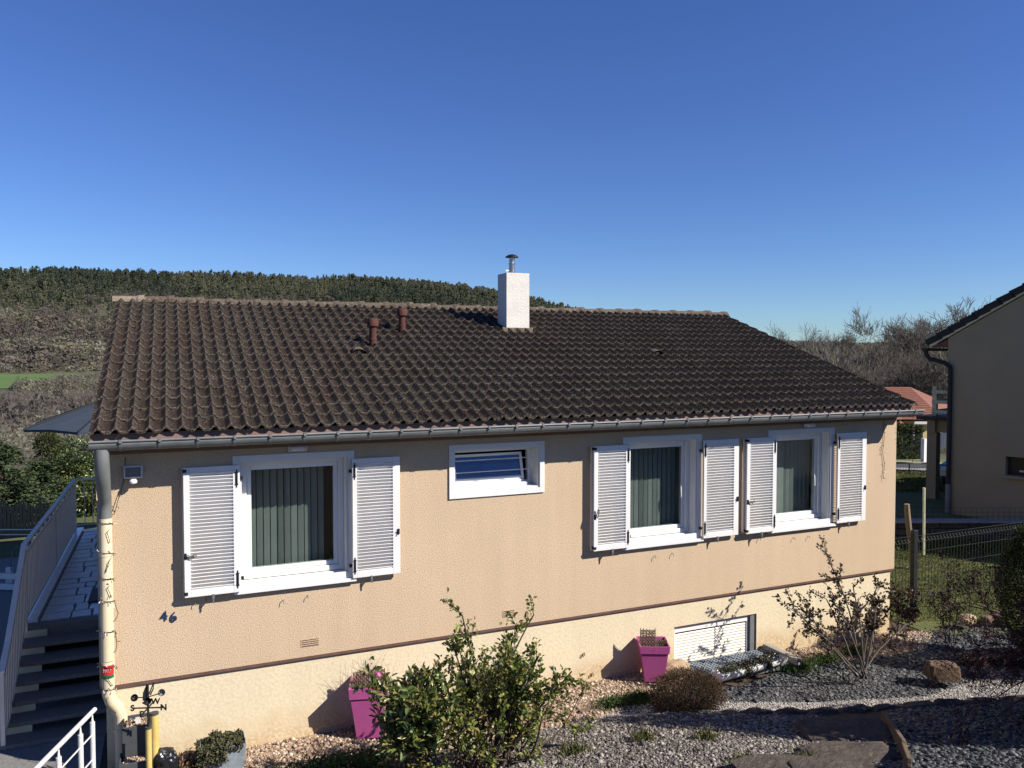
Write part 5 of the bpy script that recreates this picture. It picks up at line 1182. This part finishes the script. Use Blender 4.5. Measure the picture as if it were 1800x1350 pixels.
# car under it
cr = thing('parked_car', 'teal blue small car parked under the concrete-framed balcony', 'car', (20.6, 15.4, .1))
cx_, cy_ = floorXY(1650, 22.6); cd = inn; cs = e; c0 = np.array([cx_, cy_, float(H(cx_, cy_))])
prof = [(0, .35), (.02, .62), (.15, .72), (1.0, .86), (1.6, 1.30), (2.8, 1.36), (3.5, .95), (3.75, .85), (3.8, .35)]
MB().prism([c0+cd*x+np.array([0, 0, z]) for x, z in prof], c0, c0+cs*1.6).build('body', M['carpaint'], cr, bevel=.05)
MB().prism([c0+cd*x-cs*.01+np.array([0, 0, z]) for x, z in ((1.15, .90), (1.62, 1.25), (2.7, 1.30), (3.2, .95))], c0, c0+cs*1.62).build('windows', M['anthra'], cr)
for x in (.7, 3.0):
    for s_ in (.08, 1.5): MB().tube([c0+cd*x+cs*(s_-.09)+np.array([0, 0, .30]), c0+cd*x+cs*(s_+.09)+np.array([0, 0, .30])], .30, 16).build('wheel', M['rubber'], cr)
for s_ in (.25, 1.3): MB().obox(c0-cd*.0+cs*s_+np.array([0, 0, .62]), cd, cs, (0, 0, 1), .05, .14, .06).build('headlight', M['bulb'], cr)
# far street: hedge, white fence, red-roofed house
hd = thing('box_hedge', 'tall square dark hedge in front of the red-roofed house', 'hedge', (22, 20, 0)); A = np.array([*floorXY(1480, 33), -.35]); B = np.array([*floorXY(1626, 33), -.35]); dr = unit(B-A); pe = np.array([FH[0], FH[1], 0]); Lh = np.linalg.norm(B-A)
MB().obox((A+B)/2+pe*.6+np.array([0, 0, .62]), dr, pe, (0, 0, 1), Lh/2, .5, .66).build('hedge_core', M['thuja'], hd); rng = np.random.default_rng(3); n = 9000
P = A+dr*rng.uniform(0, Lh, (n, 1))+pe*rng.uniform(0, 1.2, (n, 1)); P[:, 2] = rng.uniform(-.35, 1.0, n); e_ = rng.random(n) < .3; P[e_, 2] = rng.uniform(.9, 1.02, e_.sum()); leafmesh('foliage', P, rng.normal(0, 1, (n, 3)), .12, .06, M['thuja'], hd, rng)
wf = thing('white_fence', 'white boarded fence panel beyond the road seen under the balcony', 'fence', tuple(np.array([*floorXY(1655, 34), 0])))
for k in range(14):
    x, y = floorXY(1634+k*4.2, 34-k*.05); z = -.02+k*.02; MB().box(x-.045, x+.045, y-.02, y+.02, -.1+z, .62+z).build('fence_board', M['white'], wf)
tag(MB().box(*(lambda q: (q[0]-.08, q[0]+.08, q[1]-.08, q[1]+.08))(floorXY(1626, 32.6)), -.5, .9-.35).build('gate_post', M['white']), 'white gate post at the end of the tall dark hedge', 'post')
rh = thing('house', 'small pale yellow house with a red hipped roof beyond the dark hedge', 'house', tuple(np.array([*floorXY(1580, 42), 0])))
def RF(u_, f, z): x, y = floorXY(u_, f); return np.array([x, y, z])
ub, ue = 1440, 1668
v = [RF(ub, 38, .92), RF(1662, 38, .92), RF(1690, 47, .80), RF(ub-40, 47, .80), RF(1440, 42.5, EYE-.0-56/1375*42.5+.08), RF(1600, 42.5, EYE-56/1375*42.5+.08)]
MB().add(v, [(0, 1, 5, 4), (1, 2, 5), (2, 3, 4, 5), (3, 0, 4), (3, 2, 1, 0)]).build('roof', M['redtile'], rh)
for k in range(15):
    t_ = k/15; a_ = v[0]*(1-t_)+v[4]*t_; b_ = v[1]*(1-t_)+v[5]*t_; MB().beam(a_+(0, 0, .01), b_*.995+a_*.005+(0, 0, .01), .07, .035).build('tile_course', M['redtile'], rh)
w0, w1 = RF(1450, 38.6, 0), RF(1650, 38.6, 0); MB().prism([w0+(0, 0, -1.5), w1+(0, 0, -1.5), w1+(0, 0, .79), w0+(0, 0, .79)], (0, 0, 0), tuple(FH*7)).build('wall', M['yellowwall'], rh)
MB().beam(RF(1608, 37.9, .76), RF(1663, 37.9, .76), .08, .12).build('fascia', M['white'], rh)
MB().prism([RF(1611, 38.5, -.3), RF(1614.5, 38.5, -.3), RF(1614.5, 38.5, .6), RF(1611, 38.5, .6)], (0, 0, 0), tuple(FH*.05)).build('window', M['zinc'], rh)
MB().prism([RF(1574, 37.2, .15), RF(1596, 37.2, .15), RF(1590, 37.2, .72), RF(1582, 37.2, .78), RF(1574, 37.2, .55)], (0, 0, 0), tuple(FH*1.2)).build('porch', M['band'], rh)
MB().add([RF(1566, 37.0, .62), RF(1583, 37.0, .86), RF(1600, 37.0, .55), RF(1600, 38.5, .55), RF(1583, 38.5, .86), RF(1566, 38.5, .62)], [(0, 1, 4, 5), (1, 2, 3, 4)]).build('porch_roof', M['redtile'], rh)
MB().prism([RF(1566, 37.4, -.2), RF(1573, 37.4, -.2), RF(1573, 37.4, .58), RF(1566, 37.4, .58)], (0, 0, 0), tuple(FH*.1)).build('door', M['white'], rh)
gf = thing('garden_fence', 'thin wire fence with dark posts on the sunlit lawn beyond the house corner', 'fence', RF(1620, 26.5, 0))
for u_ in (1560, 1601, 1647, 1690): q = RF(u_, 26.5, float(H(*floorXY(u_, 26.5)))); MB().tube([q, q+(0, 0, .42)], .022, 6).build('fence_post', M['anthra'], gf)
m = MB()
for h_ in (.1, .2, .3, .4): m.tube([RF(1560, 26.5, -.2+h_), RF(1690, 26.5, -.2+h_)], .005, 3, cap=False)
for uu in range(1560, 1690, 5): m.tube([RF(uu, 26.5, -.2), RF(uu+5, 26.5, .2)], .004, 3, cap=False); m.tube([RF(uu+5, 26.5, -.2), RF(uu, 26.5, .2)], .004, 3, cap=False)
m.build('wires', M['greenwire'], gf, kind='stuff')

# ------------------------------------------------------------------ left side: evergreens, fences
def conifer(name, label, x, y, z0, h, r, m, seed, n=9000, group=None, flat=.5):
    t = thing(name, label, 'tree', (x, y, z0), group); rng = np.random.default_rng(seed); segs = []; P = []; D = []
    segs.append((np.array([x, y, z0]), np.array([x, y, z0+h*.97]), .06*h/3, .01))
    nb_ = 90
    for b in range(nb_):
        f = (b+.5)/nb_; zz = z0+h*(.05+.93*f); L = r*(1-f)**.75*rng.uniform(.75, 1.15)+.06; a = rng.uniform(0, 2*np.pi); d = np.array([math.cos(a), math.sin(a), .18-.25*(1-f)])
        p0 = np.array([x, y, zz]); p1 = p0+d*L; segs.append((p0, p1, .014, .004)); k = int(n/nb_*(L/r+.25)); s = rng.uniform(.15, 1, k)[:, None]
        side = np.array([-d[1], d[0], 0]); q = p0+(p1-p0)*s+side*rng.normal(0, .22, (k, 1))*L*(1.1-s)+np.stack([np.zeros(k), np.zeros(k), rng.normal(0, .05, k)-.06*s[:, 0]], -1)
        P.append(q); D.append(d*.8+side*np.sign(rng.normal(0, 1, (k, 1)))*.7+rng.normal(0, .25, (k, 3)))
    V, F = segtubes(segs, 5); npmesh('trunk', V, F, M['bark'], t); P = np.concatenate(P); D = np.concatenate(D)
    leafmesh('crown', P, D, .13*rng.uniform(.5, 1.3, len(P)), .045, m, t, rng); return t
def leaftree(name, label, x, y, z0, h, r, m, seed, n=7000, leaf=(.12, .055), cat='bush', top=1.0):
    t = thing(name, label, cat, (x, y, z0)); rng = np.random.default_rng(seed); k = 26
    cs_ = unit(rng.normal(0, 1, (k, 3)))*np.array([r, r, h*.46])*rng.uniform(.4, .85, (k, 1))+[x, y, z0+h*.52]
    i = rng.integers(0, k, n); d = unit(rng.normal(0, 1, (n, 3))); P = cs_[i]+d*r*.42*rng.uniform(.6, 1, (n, 1))
    leafmesh('crown', P, d+rng.normal(0, .4, (n, 3)), leaf[0]*rng.uniform(.6, 1.2, n), leaf[1], m, t, rng)
    segs = [(np.array([x, y, z0]), np.array([x, y, z0+h*.5]), .08, .05)]+[(np.array([x, y, z0+h*.2]), c, .03, .01) for c in cs_]; V, F = segtubes(segs, 5); npmesh('trunk', V, F, M['bark'], t); return t
def at_(u_, f, vtop): x, y = floorXY(u_, f); z = float(H(x, y)); return x, y, z, EYE-(vtop-627)/1375*f*1.0-z
for i_, (u_, f, vt, r, kind, lab) in enumerate((
    (-5, 21, 778, 1.7, 'c', 'broad dark spruce behind the railing at the far left'),
    (62, 23, 812, 1.5, 'c', 'bushy spruce with pale shoots just behind the grey railing'),
    (105, 25, 822, 1.4, 'g', 'loose olive-green conifer behind the corner of the railing'),
    (86, 30, 752, .85, 'y', 'narrow dark yew column standing below the parasol'),
    (140, 26, 775, 1.35, 'l', 'glossy cherry laurel bush beside the left corner of the house'),
    (168, 24, 850, 1.2, 'l', 'lower cherry laurel bush behind the end of the walkway'),
    (-60, 26, 755, 1.8, 'c', 'tall spruce whose tip shows at the left edge'))):
    x, y, z, h = at_(u_, f, vt)
    if kind in 'cg': conifer('spruce', lab, x, y, z, h, r, M['conif'] if kind == 'c' else M['thuja'], 100+i_)
    elif kind == 'y': leaftree('yew', lab, x, y, z, h, r, M['thuja'], 100+i_, 6000, (.12, .04), 'tree')
    else: leaftree('cherry_laurel', lab, x, y, z, h, r, M['glossleaf'], 100+i_, 7000, (.13, .06))
sf_ = thing('slat_fence', 'dark weathered upright slat fence below the spruces at the left edge', 'fence', RF(20, 17.5, 0))
for k in range(22):
    q = RF(-40+k*7, 17.5, 0); h_ = random.Random(k).uniform(.55, .8); MB().box(q[0]-.03, q[0]+.03, q[1]-.012, q[1]+.012, -.2, h_).build('slat', M['postwood'], sf_)
for z in (.1, .5): MB().beam(RF(-45, 17.55, z), RF(112, 17.55, z), .02, .06).build('cross_rail', M['postwood'], sf_)
wr = thing('white_fence', 'white two-rail fence with square post at the left edge', 'fence', RF(8, 13.2, 0))
for u_ in (8, -90): q = RF(u_, 13.2, 0); MB().box(q[0]-.05, q[0]+.05, q[1]-.05, q[1]+.05, 0, .38).build('post', M['white'], wr, bevel=.006)
for z in (.09, .27): MB().beam(RF(-95, 13.2, z), RF(60, 13.0, z), .03, .09).build('rail', M['white'], wr)
q = RF(8, 13.0, 0); tag(MB().tube([q+(.02, .05, .36), q+(.02, .05, .55), q+(.05, .05, .72), q+(.12, .05, .78), q+(.16, .05, .72)], .010, 6).build('garden_hook', M['zinc']), 'curved grey metal hook above the white fence post', 'hook')
tr_ = thing('tube_rail', 'two thin grey horizontal rails behind the white fence', 'railing', RF(0, 15.5, 0))
for z in (.42, .52): MB().tube([RF(-60, 15.5, z), RF(75, 15.5, z)], .012, 6).build('rail_tube', M['rail'], tr_)
for u_ in (-55, 70): MB().tube([RF(u_, 15.5, 0), RF(u_, 15.5, .53)], .014, 6).build('rail_post', M['rail'], tr_)

# ------------------------------------------------------------------ woods
def bare_tree(name, label, x, y, h, seed, group=None, mat_=None, kids=5, maxl=3, spread=.62, k=3, trunk_h=.25, multi=1, rscale=1.):
    rn = random.Random(seed); z = float(H(x, y)); t = thing(name, label, 'tree', (x, y, z), group)
    segs, nodes = [], []
    for s_ in range(multi):
        d = (rn.uniform(-.12, .12)*(1+multi), rn.uniform(-.12, .12)*(1+multi), 1)
        grow(rn, (x, y, z), d, h*.60*rn.uniform(.85, 1.05), h*.013*rscale, 0, maxl, segs, nodes, .07, kids+2, spread, .07, 7, .62, .45, trunk_h)
    tr0 = [s for s in segs[:]]; big = [s for s in tr0 if s[2] > h*.0050*rscale]; small = [s for s in tr0 if s[2] <= h*.0050*rscale]
    V, F = segtubes(big, 5); npmesh('trunk', V, F, mat_ or M['greybark'], t)
    V, F = segtubes([(p, q, max(a, h*.0020), max(b, h*.0015)) for p, q, a, b in small], k); npmesh('crown', V, F, mat_ or M['greybark'], t); return t
labs = ['leafless tree with rounded crown rising above the right end of the roof', 'thin leafless tree beside the rounded one on the skyline', 'wide leafless tree crown right of the rounded tree on the skyline', 'slender leafless tree near the neighbouring roof eave', 'tall leafless tree reaching highest beside the dark gutter',
        'leafless tree behind the neighbouring eave', 'low many-stemmed bare tree directly above the red roof', 'small bare tree left of the red roof', 'short bare tree just above the right verge of the tiled roof', 'bare tree low on the horizon at the roof verge', 'pale-trunked bare tree behind the balcony rail', 'bare tree between red roof and balcony rail']
for i_, (u_, vt, f, ml) in enumerate(((1520, 582, 95, 1), (1485, 592, 110, 1), (1580, 574, 100, 1), (1622, 580, 90, 1), (1650, 566, 85, 1), (1700, 560, 88, 1), (1600, 630, 62, 4), (1538, 625, 75, 2), (1440, 604, 120, 1), (1405, 602, 130, 1), (1655, 640, 60, 2), (1632, 650, 56, 2))):
    x, y, z, h = at_(u_, f, vt); h *= .95; bare_tree('bare_tree', labs[i_], x, y, h, 200+i_, 'bare trees beyond the roof', multi=ml, kids=(5 if ml == 1 else 4), maxl=4, trunk_h=.12 if ml > 1 else .22)

def tree_protos(rng, kind):
    """vertex array of triangles for a unit-height tree"""
    if kind == 'con':
        n = 70; z = rng.uniform(.12, 1, n)**.9; r = .17*(1-z)**.7+.015; a = rng.uniform(0, 2*np.pi, n); P = np.stack([r*np.cos(a), r*np.sin(a), z], -1); V, _ = cards(P, .19, rng, vert=1.2)
    elif kind == 'pine':
        n = 80; z = rng.uniform(.35, 1, n); r = .16*np.sqrt(np.clip(1-((z-.62)/.40)**2, .02, 1)); a = rng.uniform(0, 2*np.pi, n); P = np.stack([r*np.cos(a), r*np.sin(a), z], -1); V, _ = cards(P, .17, rng)
        T = np.array([[(-.012, 0, 0), (.012, 0, 0), (0, 0, .6)]]).reshape(-1, 3); V = np.concatenate([V, T])
    elif kind == 'bare':
        n = NB; z = rng.uniform(.25, 1, n); r = .26*np.sqrt(np.clip(1-((z-.62)/.42)**2, .02, 1))*rng.uniform(.2, 1, n); a = rng.uniform(0, 2*np.pi, n); P = np.stack([r*np.cos(a), r*np.sin(a), z], -1)
        b = P*[1.35, 1.35, 1]+[0, 0, .07]; w_ = rng.normal(0, .9/NB, (n, 3)); V = np.stack([P-w_, P+w_, b], 1).reshape(-1, 3)
        T = np.concatenate([[(-.012, 0, 0), (.012, 0, 0), (0, 0, .75)], [(0, -.012, 0), (0, .012, 0), (0, 0, .75)]]); V = np.concatenate([V, T])
    else:  # bush
        n = 64; d = unit(rng.normal(0, 1, (n, 3))); d[:, 2] = np.abs(d[:, 2])*1.2-.2; P = d*rng.uniform(.8, 1, (n, 1))*[.5, .5, .75]+[0, 0, .2]; V, _ = cards(P, .26, rng)
    return V
NB = 90
def wood(name, pts, hs, kinds, m, seed, rndf=None):
    rng = np.random.default_rng(seed); out = []; rr_ = []; protos = {k: [tree_protos(rng, k) for _ in range(4)] for k in set(kinds)}
    kinds = np.array(kinds)
    for k in protos:
        for j in range(4):
            idx = np.where((kinds == k) & (np.arange(len(pts)) % 4 == j))[0]
            if not len(idx): continue
            V = protos[k][j]; a = rng.uniform(0, 6.28, len(idx)); c, s = np.cos(a)[:, None], np.sin(a)[:, None]; wdt = rng.uniform(.8, 1.25, len(idx))[:, None]
            x = (V[None, :, 0]*c-V[None, :, 1]*s)*wdt; y = (V[None, :, 0]*s+V[None, :, 1]*c)*wdt; z = np.broadcast_to(V[None, :, 2], x.shape)
            Q = np.stack([x, y, z], -1)*hs[idx][:, None, None]+pts[idx][:, None, :]; out.append(Q.reshape(-1, 3))
            base = rng.random(len(idx)) if rndf is None else np.clip(rndf[idx]+rng.normal(0, .20, len(idx)), 0, 1)
            tri = np.clip(base[:, None]+rng.normal(0, .08, (len(idx), V.shape[0]//3))*.6, 0, 1)
            if k == 'bare': tri[:, -2:] = rng.uniform(.3, 1, (len(idx), 1))
            rr_.append(np.repeat(tri, 3, axis=1).ravel())
    V = np.concatenate(out); return npmesh(name, V, np.arange(len(V)).reshape(-1, 3), m, rnd=np.concatenate(rr_), kind='stuff')
def polar_pts(rng, n, az0, az1, r0, r1):
    az = np.radians(rng.uniform(az0, az1, n)); r = np.sqrt(rng.uniform(r0*r0, r1*r1, n)); x, y = r*np.sin(az), r*np.cos(az); return np.stack([x, y, H(x, y)-.5], -1), r, np.degrees(az)
rng = np.random.default_rng(55)
from mathutils import noise as mn
def nz(P, s, o=0): return np.array([mn.noise(Vector((p[0]*s+o, p[1]*s, 0))) for p in P])
# upper hillside: conifer plantation mixed with bare wood lower down
P, r, az = polar_pts(rng, 11000, -14, 33, 745, 1430); f = np.minimum((r-745)/585, 1); ns = nz(P, .006)
conp = f+ns*.45+rng.normal(0, .09, len(P)) > .60-np.clip(az+3, 0, 20)*.020; n = len(P)
larch = nz(P, .004, 9)+rng.normal(0, .12, len(P)) > .05-.02*az
hn = 1+.35*nz(P, .012, 30)
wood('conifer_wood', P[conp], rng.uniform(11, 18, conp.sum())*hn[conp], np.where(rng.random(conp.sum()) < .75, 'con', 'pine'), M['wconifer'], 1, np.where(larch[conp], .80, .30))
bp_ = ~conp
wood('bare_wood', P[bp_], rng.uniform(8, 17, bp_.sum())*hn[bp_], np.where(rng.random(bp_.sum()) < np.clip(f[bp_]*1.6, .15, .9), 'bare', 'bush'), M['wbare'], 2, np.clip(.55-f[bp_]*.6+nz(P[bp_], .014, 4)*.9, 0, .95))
m_ = rng.random(len(P)) < .05
wood('scattered_conifers', P[bp_ & m_], rng.uniform(10, 16, (bp_ & m_).sum()), ['con']*int((bp_ & m_).sum()), M['wconifer'], 3)
# valley scrub this side of the meadow, and behind the field
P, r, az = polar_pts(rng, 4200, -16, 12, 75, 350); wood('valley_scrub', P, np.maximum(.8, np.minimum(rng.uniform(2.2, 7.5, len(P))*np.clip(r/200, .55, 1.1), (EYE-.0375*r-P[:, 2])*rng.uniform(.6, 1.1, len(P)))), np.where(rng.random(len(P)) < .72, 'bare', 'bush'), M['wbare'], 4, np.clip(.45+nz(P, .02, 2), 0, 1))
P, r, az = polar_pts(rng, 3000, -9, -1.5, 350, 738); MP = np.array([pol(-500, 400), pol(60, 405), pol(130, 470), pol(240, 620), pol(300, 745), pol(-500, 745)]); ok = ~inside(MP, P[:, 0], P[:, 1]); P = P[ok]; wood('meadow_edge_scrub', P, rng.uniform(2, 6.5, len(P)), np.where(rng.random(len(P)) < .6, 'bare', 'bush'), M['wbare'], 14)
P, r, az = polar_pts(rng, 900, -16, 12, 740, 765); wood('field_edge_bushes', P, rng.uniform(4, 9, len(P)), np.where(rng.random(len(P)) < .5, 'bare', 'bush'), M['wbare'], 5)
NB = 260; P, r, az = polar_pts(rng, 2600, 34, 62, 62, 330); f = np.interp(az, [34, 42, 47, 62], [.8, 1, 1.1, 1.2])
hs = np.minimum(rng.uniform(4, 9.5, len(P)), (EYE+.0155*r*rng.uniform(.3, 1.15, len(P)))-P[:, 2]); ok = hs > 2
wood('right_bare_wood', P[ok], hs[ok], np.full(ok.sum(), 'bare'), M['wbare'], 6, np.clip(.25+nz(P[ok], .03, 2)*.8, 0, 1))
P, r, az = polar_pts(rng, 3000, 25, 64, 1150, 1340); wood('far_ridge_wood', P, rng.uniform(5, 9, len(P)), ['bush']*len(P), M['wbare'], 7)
